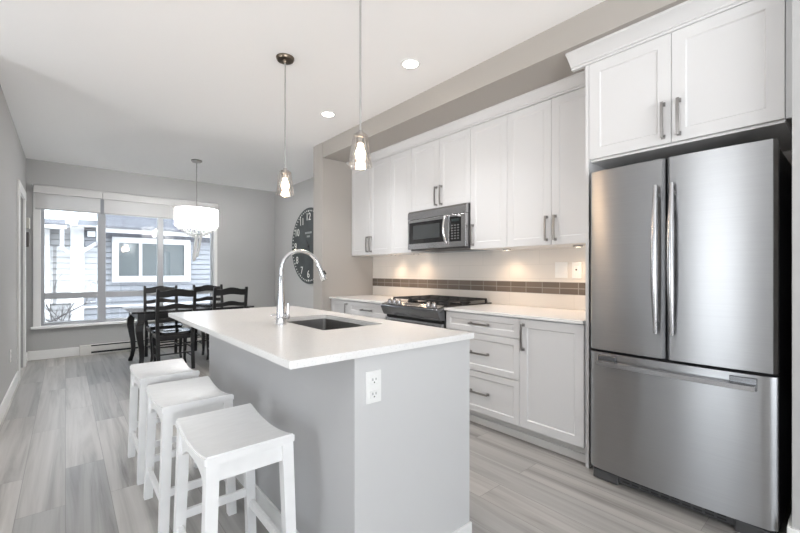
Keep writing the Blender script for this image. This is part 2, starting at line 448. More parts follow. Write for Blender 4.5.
# window_1: casing, frame bars, sill, glass
b = bm_new()
fx0, fx1 = -.34, 2.06
fr = bm_new()
for (a0, a1) in ((WX0, -.225), (.372, .468), (1.146, 1.23), (1.96, WX1)):
    add_box(fr, a0, a1, WW + .05, WW + .13, WZ0, WZ1, bev=.004)
for (z0, z1) in ((WZ0, .50), (.832, .915), (WZ1 - .05, WZ1)):
    add_box(fr, WX0, WX1, WW + .055, WW + .125, z0, z1, bev=.004)
win = struct('window_1', fr, mat('grey_white_vinyl', (.36, .37, .39), .4))
b = bm_new()
for (x0, x1) in ((fx0, WX0), (WX1, 2.045)): add_box(b, x0, x1, WW - .018, WW, .455, 2.41, bev=.004)
add_box(b, fx0 - .01, 2.055, WW - .018, WW, WZ1 - .01, 2.42, bev=.004)
for (x0, x1) in ((WX0, WX0 + .004), (WX1 - .004, WX1)): add_box(b, x0, x1, WW, WW + .06, WZ0, WZ1)
obj('window_casing', b, M['trim'], win)
obj('window_sill', box(-.365, 2.08, WW - .055, WW + .06, .425, .458, bev=.005), M['trim'], win)
g = bm_new()
for (x0, x1) in ((-.225, .372), (.468, 1.146), (1.23, 1.96)):
    for (z0, z1) in ((.50, .832), (.915, WZ1 - .05)):
        add_box(g, x0 - .005, x1 + .005, WW + .088, WW + .092, z0 - .005, z1 + .005)
obj('window_glass', g, M['glasspane'], win)

# roller shades
def roller(x0, x1, label):
    t = thing('roller_shade', label, 'window shade', ((x0 + x1) / 2, WW - .02, 2.07), 'roller shades of the dining window')
    obj('cassette', box(x0, x1, WW - .085, WW - .019, 2.30, 2.405, bev=.006), mat('grey_cassette', (.56, .555, .55), .5), t)
    obj('fabric', box(x0 + .02, x1 - .02, WW - .036, WW - .034, 2.10, 2.31), M['shade_roll'], t)
    obj('bottom_bar', box(x0 + .02, x1 - .02, WW - .042, WW - .028, 2.08, 2.102, bev=.003), mat('grey_bar', (.50, .50, .50), .5), t)
roller(-.335, .418, 'narrow grey roller shade over the single pane beside the door wall')
roller(.422, 2.045, 'wide grey roller shade over the two panes behind the chandelier')

# door_1 with casing in the left wall
b = box(LW - .10, LW - .06, DY0, DY1, .01, DZ)
for (z0, z1) in ((.22, .95), (1.08, 1.98)):
    add_box(b, LW - .066, LW - .052, DY0 + .12, DY1 - .12, z0, z1, bev=.01)
dr = struct('door_1', b, M['trim'])
b = bm_new()
add_box(b, LW, LW + .022, DY0 - .09, DY0 + .01, 0, DZ + .1, bev=.003); add_box(b, LW, LW + .022, DY1 - .01, DY1 + .09, 0, DZ + .1, bev=.003)
add_box(b, LW, LW + .024, DY0 - .1, DY1 + .1, DZ - .01, DZ + .1, bev=.003)
obj('door_casing', b, M['trim'], dr)
b = bm_new(); add_lathe(b, [(0, 0), (.026, 0), (.026, .008), (.011, .012), (.011, .05), (.02, .055), (.024, .068), (.018, .08), (0, .083)], LW - .06, DY0 + .07, 20, 'X', 1.0)
obj('door_knob', b, M['nickel'], dr, True)

# crown trims (cabinet crown runs as one length over the wall cabinets)
UX = 2.757         # wall-cabinet door face
CX = 2.459         # base-cabinet door face
FX = 2.472         # over-fridge cabinet face
def crown_poly(x, zb, zt, proj):
    h = zt - zb
    return [(x + .02, zb), (x - .006, zb), (x - .006, zb + h * .14), (x - .018, zb + h * .17), (x - .018, zb + h * .24), (x - proj * .5, zb + h * .5), (x - proj * .88, zb + h * .80), (x - proj, zb + h * .84), (x - proj, zt), (x + .02, zt)]
struct('trim_1', prism(crown_poly(UX, 2.508, 2.583, .075), 'Y', 1.128, 4.2), M['cab'], smooth=30)

# ------------------------------------------------------------------ cabinets
def shaker_bm(X, y0, y1, z0, z1, th=.02, rail=.058, dep=.007, slope=.007):
    """door or drawer front facing -X with a recessed centre panel"""
    t = bmesh.new()
    def ring(x, i): return [t.verts.new((x, y0 + i, z0 + i)), t.verts.new((x, y1 - i, z0 + i)), t.verts.new((x, y1 - i, z1 - i)), t.verts.new((x, y0 + i, z1 - i))]
    rings = [ring(X + th, 0), ring(X + .0015, 0), ring(X, .0015), ring(X, rail), ring(X + dep, rail + slope)]
    for a, c in zip(rings[:-1], rings[1:]):
        for k in range(4): t.faces.new((a[k], a[(k + 1) % 4], c[(k + 1) % 4], c[k]))
    t.faces.new(rings[0][::-1]); t.faces.new(rings[-1])
    return t
def pull_bm(X, y, z, L=.17, vert=True):
    """bar pull: two posts with flared feet and a slightly bowed flat bar"""
    b = bm_new()
    def put(x0, x1, a0, a1, w):
        if vert: add_box(b, x0, x1, y - w, y + w, z + a0, z + a1, bev=.0015)
        else: add_box(b, x0, x1, y + a0, y + a1, z - w, z + w, bev=.0015)
    h = L / 2
    for s in (-1, 1):
        put(X - .006, X, s * h - .011, s * h + .011, .010)
        put(X - .030, X - .004, s * h - .007, s * h + .007, .006)
    n = 9; secs = []
    for i in range(n):
        a = -h - .008 + (L + .016) * i / (n - 1); bow = .005 * (1 - (2 * i / (n - 1) - 1) ** 2)
        x0, x1, w = X - .034 - bow, X - .025 - bow, .0068
        if vert: secs.append([(x0, y - w, z + a), (x0, y + w, z + a), (x1, y + w, z + a), (x1, y - w, z + a)])
        else: secs.append([(x0, y + a, z - w), (x0, y + a, z + w), (x1, y + a, z + w), (x1, y + a, z - w)])
    add_sweep(b, secs)
    return b
G = .0025
def door(parent, X, y0, y1, z0, z1, handle=None, rail=.058, name='door', dep=.007):
    d = obj(name, shaker_bm(X, y0 + G / 2, y1 - G / 2, z0 + G / 2, z1 - G / 2, rail=rail, dep=dep), M['cab'], parent)
    if handle:
        obj('handle', pull_bm(X, *handle), M['nickel'], d)
    return d
def base_unit(label, y0, y1, fronts, panel_ends=True):
    t = thing('base_cabinet', label, 'cabinet', ((CX + KW) / 2, (y0 + y1) / 2, 0), 'base cabinets along the kitchen wall')
    obj('body', box(CX + .021, KW - .002, y0, y1, .112, .893), M['cab_in'], t)
    b = box(CX + .075, CX + .09, y0, y1, 0, .112); add_box(b, CX + .062, CX + .075, y0, y1, 0, .055, bev=.003)
    obj('toe_kick', b, M['toe'], t)
    for f in fronts: f(t)
    return t
def drawer(z0, z1, y0, y1, hz):
    return lambda t: door(t, CX, y0, y1, z0, z1, ((y0 + y1) / 2, hz, .165, False), rail=.045, name='drawer')
Ya, Yb, Yc = 1.130, 1.588, 2.296
base_unit('white base cabinet with one tall door standing beside the refrigerator', Ya, Yb, [lambda t: door(t, CX, Ya, Yb, .118, .886, (Yb - .034, .758, .17, True))])
base_unit('white base cabinet of three drawers between the range and the door cabinet', Yb, Yc, [drawer(.739, .886, Yb, Yc, .812), drawer(.441, .736, Yb, Yc, .585), drawer(.118, .438, Yb, Yc, .280)])
Yd, Ye = 3.086, 3.80
base_unit('white base cabinet with a top drawer on the far side of the range', Yd, Ye, [drawer(.739, .886, Yd, Ye, .806), drawer(.118, .736, Yd, Ye, .50)])
base_unit('narrow white base cabinet in the corner against the stub wall', Ye, 4.198, [lambda t: door(t, CX, Ye, 4.19, .118, .886, (Ye + .034, .765, .17, True), rail=.05)])

def upper_unit(label, y0, y1, z0, z1, doors):
    t = thing('wall_cabinet', label, 'cabinet', ((UX + KW) / 2, (y0 + y1) / 2, z0), 'white wall cabinets under the soffit')
    obj('body', box(UX + .021, KW - .002, y0, y1, z0, 2.583), M['cab_in'], t)
    for d in doors: door(t, UX, *d, dep=.004)
    return t
UB, UT = 1.418, 2.506
UM = 1.838
def hz(zb): return zb + .125
upper_unit('white two-door wall cabinet next to the refrigerator panel', 1.128, 1.896, UB, UT, [(1.128, 1.510, UB, UT, (1.510 - .034, hz(UB), .17, True)), (1.510, 1.896, UB, UT, (1.510 + .034, hz(UB), .17, True))])
upper_unit('white single-door wall cabinet on the refrigerator side of the microwave', 1.896, 2.280, UB, UT, [(1.896, 2.280, UB, UT, (2.280 - .034, hz(UB), .17, True))])
upper_unit('short white two-door wall cabinet directly above the microwave', 2.280, 3.066, UM, UT, [(2.280, 2.664, UM, UT, (2.664 - .034, hz(UM) - .01, .17, True)), (2.664, 3.066, UM, UT, (2.664 + .034, hz(UM) - .01, .17, True))])
upper_unit('white single-door wall cabinet without visible handle between microwave and corner pair', 3.066, 3.414, UB, UT, [(3.066, 3.414, UB, UT)])
upper_unit('white two-door wall cabinet in the corner against the stub wall', 3.414, 4.198, UB, UT, [(3.414, 3.806, UB, UT, (3.806 - .034, hz(UB), .17, True)), (3.806, 4.194, UB, UT, (3.806 + .034, hz(UB), .17, True))])

# over-fridge cabinet with crown, and the tall end panel
FCB, FCT = 1.909, 2.500
t = thing('fridge_cabinet', 'deep white two-door cabinet with crown moulding above the refrigerator', 'cabinet', ((FX + KW) / 2, .67, FCB))
obj('body', box(FX + .021, KW - .002, .232, 1.106, FCB, 2.583), M['cab_in'], t)
obj('bottom_panel', box(FX + .022, KW - .004, .234, 1.104, FCB - .012, FCB - .0005), mat('pale_underside_board', (.75, .75, .75), .5), t)  # cabinet underside in one even pale tone
obj('crown_moulding', (lambda b: (add_prism(b, crown_poly(FX, FCT, 2.583, .085), 'Y', .205, 1.128 + .085), add_box(b, FX + .02, UX - .076, 1.1281, 1.15, FCT, 2.583), b)[2])(bm_new()), M['cab'], t, 30)
obj('filler_strip', box(FX + .004, FX + .02, .202, .231, FCB, FCT), mat('grey_filler', (.55, .56, .57), .5), t)
door(t, FX, .232, .671, FCB, FCT, (.671 - .036, 2.035, .175, True), rail=.062)
door(t, FX, .671, 1.106, FCB, FCT, (.671 + .036, 2.035, .175, True), rail=.062)
tag(obj('end_panel', box(FX, KW - .002, 1.107, 1.1275, 0, 2.499, bev=.001), M['cab']), 'tall thin white end panel between the refrigerator and the base cabinet', 'panel')

# ------------------------------------------------------------------ countertops, backsplash
CTX = 2.437
def ctop(label, y0, y1):
    tag(obj('countertop', box(CTX, KW - .001, y0, y1, .8935, .914, bev=.002), M['quartz']), label, 'countertop', 'quartz worktops on the kitchen wall')
ctop('white quartz countertop between the range and the refrigerator panel', 1.129, 2.299)
ctop('white quartz countertop in the corner between the range and the stub wall', 3.082, 4.199)
b = bm_new(); add_box(b, 3.092, KW, 1.128, 4.2, .9142, 1.033); add_box(b, 3.092, KW, 1.128, 4.2, 1.133, UB + .002)
ws = struct('trim_2', b, M['tile_white'])
obj('mosaic_band', box(3.090, KW, 1.128, 4.2, 1.033, 1.133), M['tile_band'], ws)

# outlet and switch plates
def plate(name, label, cat, axis, at, c, z, w, h, kind, group=None):
    """axis 'X': on a wall facing -X at x=at, c = y; axis 'Y': on a face facing -Y at y=at, c = x"""
    t = thing(name, label, cat, (at, c, z) if axis == 'X' else (c, at, z), group)
    def bx(d0, d1, a0, a1, z0, z1, bev=0.0):
        if axis == 'X': return box(at - d1, at - d0, c + a0, c + a1, z + z0, z + z1, bev=bev)
        if axis == 'L': return box(at + d0, at + d1, c + a0, c + a1, z + z0, z + z1, bev=bev)
        return box(c + a0, c + a1, at - d1, at - d0, z + z0, z + z1, bev=bev)
    obj('cover_plate', bx(.0002, .006, -w / 2, w / 2, -h / 2, h / 2, bev=.002), M['plate'], t)
    if kind == 'outlet':
        for s in (-1, 1):
            r = obj('receptacle', bx(.006, .009, -.017, .017, s * .026 - .015, s * .026 + .015, bev=.003), M['plate'], t)
            b = bm_new()
            for a in (-.007, .007):
                q = bx(.009, .0094, a - .0013, a + .0013, s * .026 - .002, s * .026 + .007); merge(b, q)
            q = bx(.009, .0094, -.0025, .0025, s * .026 - .011, s * .026 - .006); merge(b, q)
            obj('slots', b, M['slot'], r)
    elif kind == 'switch':
        for a in ((-.022, .022) if w > .09 else (0,)):
            obj('rocker', bx(.006, .010, a - .015, a + .015, -.032, .032, bev=.003), M['plate'], t)
    elif kind == 'dial':
        obj('rocker', bx(.006, .009, -.016, .016, -.033, .033, bev=.003), M['plate'], t)
        obj('indicator', bx(.009, .0095, -.006, .006, .0, .012), M['slot'], t)
    return t
plate('electrical_outlet', 'white duplex outlet on the end face of the kitchen island', 'outlet', 'Y', 1.167, .860, .797, .068, .117, 'outlet')
plate('light_switch', 'white double rocker switch plate on the tile, the plate farther from the refrigerator', 'switch', 'X', 3.092, 1.605, 1.232, .105, .128, 'switch')
plate('dimmer_switch', 'white plate with a dark spot on the tile, the plate closer to the refrigerator', 'switch', 'X', 3.092, 1.478, 1.228, .074, .128, 'dial')
plate('electrical_outlet', 'white outlet low on the grey door wall before the door casing', 'outlet', 'L', LW, 5.37, .40, .074, .118, 'outlet')

# thermostat pair near the window corner
t = thing('thermostat', 'beige thermostat on the door wall close to the window corner, above a dark one', 'thermostat', (LW, 7.17, 1.86))
obj('housing', box(LW, LW + .05, 7.12, 7.22, 1.79, 1.93, bev=.006), mat('beige_plastic', (.50, .49, .44), .5), t)
t = thing('wall_control', 'dark brown wall control on the door wall, just below the beige thermostat', 'control', (LW, 7.17, 1.65))
obj('housing', box(LW, LW + .045, 7.12, 7.22, 1.55, 1.74, bev=.006), mat('brown_plastic', (.09, .08, .075), .45), t)
obj('wall_plate', box(LW, LW + .008, 7.10, 7.24, 1.53, 1.76, bev=.003), M['plate'], t)

# ------------------------------------------------------------------ under-cabinet puck lights
for (y, lab) in ((3.60, 'puck light under the corner wall cabinet by the stub wall'), (3.20, 'puck light under the wall cabinet just past the microwave'), (2.03, 'puck light under the single-door cabinet beside the microwave'), (1.40, 'puck light under the wall cabinet next to the refrigerator panel')):
    t = thing('puck_light', lab, 'light', (2.95, y, UB), 'puck lights under the wall cabinets')
    obj('housing', lathe([(0, -.001), (.034, -.001), (.034, -.012), (.028, -.014), (.028, -.010), (0, -.010)], 2.95, y, 24, cz=UB), M['nickel'], t, True)
    obj('lens', lathe([(0, -.0105), (.0275, -.0105), (.0275, -.0115), (0, -.0125)], 2.95, y, 24, cz=UB), M['puck'], t)
    l = bpy.data.lights.new('puck_lamp', 'SPOT'); l.energy = 4.2; l.color = WARM; l.spot_size = 2.5; l.spot_blend = .8; l.shadow_soft_size = .03
    o = bpy.data.objects.new('puck_lamp', l); COL.objects.link(o); o.location = (2.95, y, UB - .02); o.rotation_euler = (0, .1, 0)

# ------------------------------------------------------------------ refrigerator
FDX = 2.352        # door front
FY0, FY1 = .246, 1.056
FYm = .664
t = thing('refrigerator', 'stainless steel french-door refrigerator with bottom freezer drawer', 'refrigerator', (2.7, .65, 0))
obj('body', box(2.44, KW - .03, FY0 + .006, FY1 - .006, .03, 1.785, bev=.004), M['dgrey'], t)
def curved_door(y0, y1, z0, z1, yc, bulge=.020, xb=2.434, w=(FY1 - FY0) / 2, rnd=.016):
    """steel door, gently bowed in plan across the full width, with rounded vertical edges"""
    t_ = bmesh.new(); n = 28; F = []
    for i in range(n + 1):
        s = i / n; y = y0 + (y1 - y0) * s
        x = FDX + bulge * ((y - yc) / w) ** 2
        e = min(y - y0, y1 - y)
        if e < rnd: x += rnd - math.sqrt(max(0, rnd * rnd - (rnd - e) ** 2))
        F.append((x, y))
    ys = F + [(xb, y1), (xb, y0)]
    A = [t_.verts.new((x, y, z0)) for x, y in ys]; B = [t_.verts.new((x, y, z1)) for x, y in ys]
    m = len(ys)
    for k in range(m): t_.faces.new((A[k], A[(k + 1) % m], B[(k + 1) % m], B[k]))
    t_.faces.new(A[::-1]); t_.faces.new(B)
    bm = bm_new(); merge(bm, t_); return bm
yc = (FY0 + FY1) / 2
def bowed_handle(y, z0, z1, yc_):
    b = bm_new(); n = 25; pts = []; rs = []
    for i in range(n):
        s = i / (n - 1); z = z0 + (z1 - z0) * s
        x = FDX - .030 - .022 * math.sin(PI * s)
        k = min(1.0, .62 + 1.3 * min(s, 1 - s))
        pts.append((x, y, z)); rs.append(.0155 * k)
    add_tube(b, pts, rs, 14)
    for z in (z0 + .05, z1 - .05): add_tube(b, [(FDX - .034, y, z), (FDX + .02, y, z)], .011, 10)
    return b
for (y0, y1, hy) in ((FY0, FYm - .004, FYm - .036), (FYm + .004, FY1, FYm + .036)):
    d = obj('door', curved_door(y0, y1, .768, 1.803, yc), M['steel'], t, 35)
    obj('handle', bowed_handle(hy, .90, 1.665, yc), M['steel_h'], d, True)
dw = obj('freezer_drawer', curved_door(FY0, FY1, .075, .752, yc), M['steel'], t, 35)
b = bm_new(); n = 21; pts = []
for i in range(n):
    s = i / (n - 1); y = .315 + (.998 - .315) * s
    pts.append((FDX + .012 * ((y - yc) / .4) ** 2 - .026, y, .698))
secs = []
for p in pts: secs.append([(p[0] - .014, p[1], p[2] - .013), (p[0] - .016, p[1], p[2] + .010), (p[0] + .012, p[1], p[2] + .014), (p[0] + .010, p[1], p[2] - .013)])
add_sweep(b, secs)
for y in (.335, .978): add_box(b, FDX - .03, FDX + .02, y - .018, y + .018, .688, .708)
obj('handle', b, M['steel_h'], dw, 35)
for (y0, y1) in ((.312, .408), (.905, 1.0)): obj('handle_pocket', box(FDX - .004, FDX + .02, y0, y1, .682, .738, bev=.002), M['steel_dark'], dw)
b = box(2.40, 2.46, FY0 + .01, FY1 - .01, .02, .072, bev=.004)
for y in (FY0 + .05, FY1 - .05): add_lathe(b, [(0, 0), (.025, 0), (.028, .02), (0, .02)], 2.43, y, 16)
add_box(b, 2.388, 2.41, FY0 + .012, FY0 + .15, .004, .06, bev=.006); add_box(b, 2.388, 2.41, FY1 - .15, FY1 - .012, .004, .06, bev=.006)
g_ = obj('base_grille', b, M['dgrey'], t)
b = bm_new()
for k in range(10):
    y = FY0 + .18 + k * .047
    for z in (.034, .052): add_box(b, 2.3985, 2.402, y, y + .036, z - .004, z + .004)
obj('grille_slots', b, M['black'], g_)
obj('hinge_cover', box(2.40, 2.52, FY0 + .012, FY0 + .075, 1.785, 1.812, bev=.008), M['dgrey'], t)
obj('hinge_cover', box(2.40, 2.52, FY1 - .075, FY1 - .012, 1.785, 1.812, bev=.008), M['dgrey'], t)

# ------------------------------------------------------------------ gas range
RY0, RY1 = 2.305, 3.076
RYc = (RY0 + RY1) / 2
t = thing('gas_range', 'stainless slide-in gas range with black grates between the base cabinets', 'stove', (2.75, RYc, 0))
obj('body', box(2.46, KW - .012, RY0, RY1, .03, .885), M['dgrey'], t)
obj('storage_drawer', box(2.425, 2.459, RY0 + .004, RY1 - .004, .06, .245, bev=.004), M['steel_h'], t)
od = obj('oven_door', box(2.415, 2.459, RY0 + .004, RY1 - .004, .255, .775, bev=.005), M['steel_h'], t)
obj('oven_window', box(2.412, 2.4155, RY0 + .10, RY1 - .10, .34, .64, bev=.001), M['blackglass'], od)
b = tube([(2.372, RY0 + .05, .735), (2.365, RYc, .738), (2.372, RY1 - .05, .735)], .012, 12)
for y in (RY0 + .07, RY1 - .07): add_box(b, 2.372, 2.42, y - .012, y + .012, .725, .747, bev=.003)
obj('oven_handle', b, M['steel_h'], od, True)
obj('door_vent', box(2.43, 2.46, RY0 + .01, RY1 - .01, .778, .80), M['black'], t)
cp = obj('control_panel', prism([(2.46, .800), (2.400, .803), (2.360, .882), (2.363, .898), (2.375, .905), (2.46, .925), (2.50, .925), (2.50, .80)], 'Y', RY0 - .004, RY1 + .004, bev=.004), M['steel_dark'], t, 30)
obj('top_trim', prism([(2.376, .9065), (2.458, .9262), (2.455, .930), (2.374, .911)], 'Y', RY0 + .01, RY1 - .01), M['steel_h'], cp)
nrm = Vector((-.235, 0, 1)).normalized()
def knob_bm(y):
    b = bm_new(); t_ = bmesh.new(); merge(t_, lathe([(0, 0), (.026, 0), (.026, .006), (.020, .009), (.018, .030), (.015, .034), (0, .034)], 0, 0, 20)); add_box(t_, -.018, .018, -.004, .004, .03, .039, bev=.001)
    q = Vector((0, 0, 1)).rotation_difference(nrm)
    merge(b, t_, Matrix.Translation((2.413, y, .917)) @ q.to_matrix().to_4x4())
    return b
for y in (RY0 + .085, RY0 + .155, RY1 - .225, RY1 - .155, RY1 - .085):
    obj('knob', knob_bm(y), M['steel_h'], cp, 40)
obj('display', prism([(2.395, .9125), (2.44, .923), (2.439, .927), (2.394, .9165)], 'Y', RYc - .10, RYc + .10), M['blackglass'], cp)
ck = obj('cooktop', box(2.47, KW - .012, RY0 - .012, RY1 + .012, .9145, .927, bev=.003), M['blackglass'], t)
bs = [(2.63, RY0 + .17), (2.92, RY0 + .17), (2.63, RY1 - .17), (2.92, RY1 - .17), (2.775, RYc)]
for (x, y) in bs:
    br_ = obj('burner', lathe([(0, .927), (.052, .927), (.050, .934), (.036, .937), (.034, .945), (.030, .949), (0, .949)], x, y, 24), M['iron'], ck, True)
for k in range(3):
    y0 = RY0 + .012 + k * .2510; y1 = y0 + .243
    b = bm_new(); w = .0065; zt, zb = .966, .952
    for x in (2.515, 3.04): add_box(b, x - w, x + w, y0, y1, zb, zt, bev=.002)
    for y in (y0 + w, y1 - w): add_box(b, 2.515, 3.04, y - w, y + w, zb, zt, bev=.002)
    for x in (2.63, 2.775, 2.92): add_box(b, x - w, x + w, y0, y1, zb, zt, bev=.002)
    for y in ((y0 + y1) / 2,): add_box(b, 2.515, 3.04, y - w, y + w, zb, zt, bev=.002)
    for x in (2.515, 3.04):
        for y in (y0 + w, y1 - w): add_box(b, x - .008, x + .008, y - .008, y + .008, .927, zb + .002)
    obj('grate', b, M['iron'], ck)

# ------------------------------------------------------------------ microwave
MX = 2.70
MZ0, MZ1 = 1.432, 1.832
MY0, MY1 = 2.284, 3.060
t = thing('microwave', 'stainless over-the-range microwave with black window and curved handle', 'microwave', (2.9, 2.66, MZ0))
obj('body', box(MX + .036, KW - .008, MY0, MY1, MZ0 + .012, MZ1, bev=.003), M['dgrey'], t)
obj('vent_panel', prism([(MX + .035, MZ1 - .085), (MX, MZ1 - .085), (MX + .004, MZ1 - .02), (MX + .018, MZ1), (MX + .035, MZ1)], 'Y', MY0, MY1), M['steel_h'], t)
PY = MY0 + .205   # panel / door split
dd = obj('door', box(MX, MX + .035, PY, MY1, MZ0 + .012, MZ1 - .09, bev=.003), M['steel_h'], t)
wdw = obj('window', box(MX - .002, MX + .002, PY + .055, MY1 - .025, MZ0 + .068, MZ1 - .118, bev=.001), M['blackglass'], dd)
obj('window_mesh', box(MX - .0028, MX - .001, PY + .115, MY1 - .085, MZ0 + .112, MZ1 - .150), M['mwin'], wdw)
b = bm_new(); pts = []; n = 17
for i in range(n):
    s = i / (n - 1); pts.append((MX - .008 - .042 * math.sin(PI * s) ** .7, PY + .022, MZ0 + .05 + .262 * s))
add_tube(b, pts, .0115, 12); obj('handle', b, M['chrome'], dd, True)
pn = obj('control_panel', box(MX, MX + .035, MY0, PY - .002, MZ0 + .012, MZ1 - .09, bev=.003), M['steel_h'], t)
pg = obj('panel_glass', box(MX - .002, MX + .002, MY0 + .055, PY - .012, MZ0 + .062, MZ1 - .110, bev=.001), M['blackglass'], pn)
b = bm_new()
for r in range(6):
    for c in range(3):
        y = MY0 + .078 + c * .036; z = MZ0 + .085 + r * .024
        add_box(b, MX - .0026, MX - .0015, y, y + .020, z, z + .009)
obj('keypad', b, M['grey_btn'], pn)
obj('display', box(MX - .0026, MX - .0015, MY0 + .08, MY0 + .165, MZ0 + .245, MZ0 + .268), mat('display_green_grey', (.03, .04, .04), .1), pn)
obj('bottom_vent', box(MX + .03, KW - .06, MY0 + .02, MY1 - .02, MZ0, MZ0 + .0125), M['dgrey'], t)
obj('maker_badge', box(MX - .0012, MX + .001, 2.66, 2.76, MZ0 + .030, MZ0 + .040), M['grey_btn'], dd)

# ------------------------------------------------------------------ kitchen island
IX0, IX1, IY0, IY1 = .780, 1.406, 1.169, 3.02
IT = .941            # island worktop height
t = thing('kitchen_island', 'long kitchen island base with grey side and white end under white quartz', 'island', ((IX0 + IX1) / 2, (IY0 + IY1) / 2, 0))
SX0, SX1, SY0, SY1 = .930, 1.290, 1.652, 2.270
b = bm_new()
add_box(b, IX0 + .02, SX0 - .03, IY0 + .02, IY1 - .02, .0, IT-.0265); add_box(b, SX1 + .03, IX1 - .01, IY0 + .02, IY1 - .02, .10, IT-.0265)
add_box(b, SX0 - .03, SX1 + .03, IY0 + .02, SY0 - .03, .0, IT-.0265); add_box(b, SX0 - .03, SX1 + .03, SY1 + .03, IY1 - .02, .0, IT-.0265)
add_box(b, SX0 - .03, SX1 + .03, SY0 - .03, SY1 + .03, .0, .6)
obj('body', b, M['cab_in'], t)
obj('side_panel', box(IX0, IX0 + .02, IY0 + .0, IY1, 0, IT-.0265), M['island_grey'], t)
obj('end_panel', box(IX0 + .0005, IX1, IY0 - .002, IY0 + .02, 0, IT-.0265, bev=.001), M['island_white'], t)
obj('far_panel', box(IX0 + .02, IX1, IY1 - .02, IY1, 0, IT-.0265), M['island_white'], t)
b = bm_new(); add_box(b, IX0 - .012, IX0, IY0 - .012, IY1 + .012, 0, .080, bev=.003); add_box(b, IX0 - .012, IX1 + .004, IY0 - .014, IY0 - .002, 0, .080, bev=.003)
obj('baseboard', b, M['trim'], t)
for k in range(3):
    y0 = IY0 + .03 + k * .597; y1 = y0 + .592
    bmd = shaker_bm(0, y0, y1, .12, IT-.04)
    bmesh.ops.transform(bmd, matrix=Matrix.Translation((IX1 + .008, 0, 0)) @ Matrix.Scale(-1, 4, (1, 0, 0)), verts=bmd.verts)
    obj('door', bmd, M['cab'], t)

# quartz top with a sink cut-out
TX0, TX1, TY0, TY1 = .528, 1.417, 1.148, 3.035
b = bmesh.new()
zt, zb = IT, IT-.026
def slab_ring(z): 
    o_ = [b.verts.new((x, y, z)) for x, y in ((TX0, TY0), (TX1, TY0), (TX1, TY1), (TX0, TY1))]
    h = []
    r = .018
    for (cx, cy, a0) in ((SX0 + r, SY0 + r, PI), (SX1 - r, SY0 + r, 1.5 * PI), (SX1 - r, SY1 - r, 0), (SX0 + r, SY1 - r, .5 * PI)):
        h.append([b.verts.new((cx + r * math.cos(a0 + k * PI / 10), cy + r * math.sin(a0 + k * PI / 10), z)) for k in range(6)])
    return o_, h
oT, hT = slab_ring(zt); oB, hB = slab_ring(zb)
for (o_, h) in ((oT, hT), (oB, hB)):
    for k in range(4):
        k2 = (k + 1) % 4
        b.faces.new([o_[k], o_[k2], h[k2][0], h[k][-1]])
        b.faces.new([o_[k]] + h[k][::-1])
for k in range(4): b.faces.new((oT[k], oT[(k + 1) % 4], oB[(k + 1) % 4], oB[k]))
HT = sum(hT, []); HB = sum(hB, [])
for k in range(len(HT)): b.faces.new((HT[k], HT[(k + 1) % len(HT)], HB[(k + 1) % len(HT)], HB[k]))
bmesh.ops.recalc_face_normals(b, faces=b.faces)
bmesh.ops.bevel(b, geom=[e for e in b.edges if all(abs(v.co.x - TX0) < 1e-4 or abs(v.co.x - TX1) < 1e-4 or abs(v.co.y - TY0) < 1e-4 or abs(v.co.y - TY1) < 1e-4 for v in e.verts) and len(e.link_faces) == 2 and abs(e.calc_face_angle(0)) > 1], offset=.0025, segments=2, affect='EDGES')
tag(obj('island_countertop', b, M['quartz']), 'thick white quartz countertop on the kitchen island with a sink cut-out', 'countertop')

# sink
t = thing('kitchen_sink', 'stainless undermount sink sunk into the island countertop', 'sink', ((SX0 + SX1) / 2, (SY0 + SY1) / 2, .74))
b = bmesh.new()
def rr(x0, x1, y0, y1, r, z):
    V = []
    for (cx, cy, a0) in ((x0 + r, y0 + r, PI), (x1 - r, y0 + r, 1.5 * PI), (x1 - r, y1 - r, 0), (x0 + r, y1 - r, .5 * PI)):
        V += [b.verts.new((cx + r * math.cos(a0 + k * PI / 10), cy + r * math.sin(a0 + k * PI / 10), z)) for k in range(6)]
    return V
R = [rr(SX0 - .02, SX1 + .02, SY0 - .02, SY1 + .02, .03, IT-.0265), rr(SX0 + .003, SX1 - .003, SY0 + .003, SY1 - .003, .018, IT-.0265), rr(SX0 + .004, SX1 - .004, SY0 + .004, SY1 - .004, .02, .76), rr(SX0 + .02, SX1 - .02, SY0 + .02, SY1 - .02, .02, .745)]
for a, c in zip(R[:-1], R[1:]):
    for k in range(len(a)): b.faces.new((a[k], a[(k + 1) % len(a)], c[(k + 1) % len(a)], c[k]))
b.faces.new(R[-1])
obj('basin', b, M['sink'], t, 35)
obj('drain', lathe([(0, .7455), (.045, .7455), (.042, .749), (.03, .747), (0, .747)], (SX0 + SX1) / 2, (SY0 + SY1) / 2, 24), M['chrome'], t, True)

# faucet
FAX, FAY, FS = .860, 1.975, .91
FM = Matrix.Translation((FAX, FAY, IT)) @ Matrix.Scale(FS, 4)
def fobj(name, bm, m_, parent, sm=40):
    bmesh.ops.transform(bm, matrix=FM, verts=bm.verts)
    return obj(name, bm, m_, parent, sm)
t = thing('kitchen_faucet', 'tall chrome gooseneck pull-down faucet on the island countertop', 'faucet', (FAX, FAY, IT))
fobj('body', lathe([(0, 0), (.031, 0), (.031, .008), (.0275, .012), (.0262, .066), (.022, .126), (.0165, .186), (.0135, .280), (.0122, .287), (0, .287)], 0, 0, 28), M['chrome'], t)
pts = [(0, 0, .276), (0, 0, .311)]
rad = .116
for i in range(1, 21):
    a = PI - i / 20 * (PI * .90)
    pts.append((rad + rad * math.cos(a), -.02 * i / 20, .311 + rad * math.sin(a)))
fobj('spout', tube(pts, .0112, 16), M['chrome'], t)
e0 = Vector(pts[-1]); dirv = (Vector(pts[-1]) - Vector(pts[-2])).normalized()
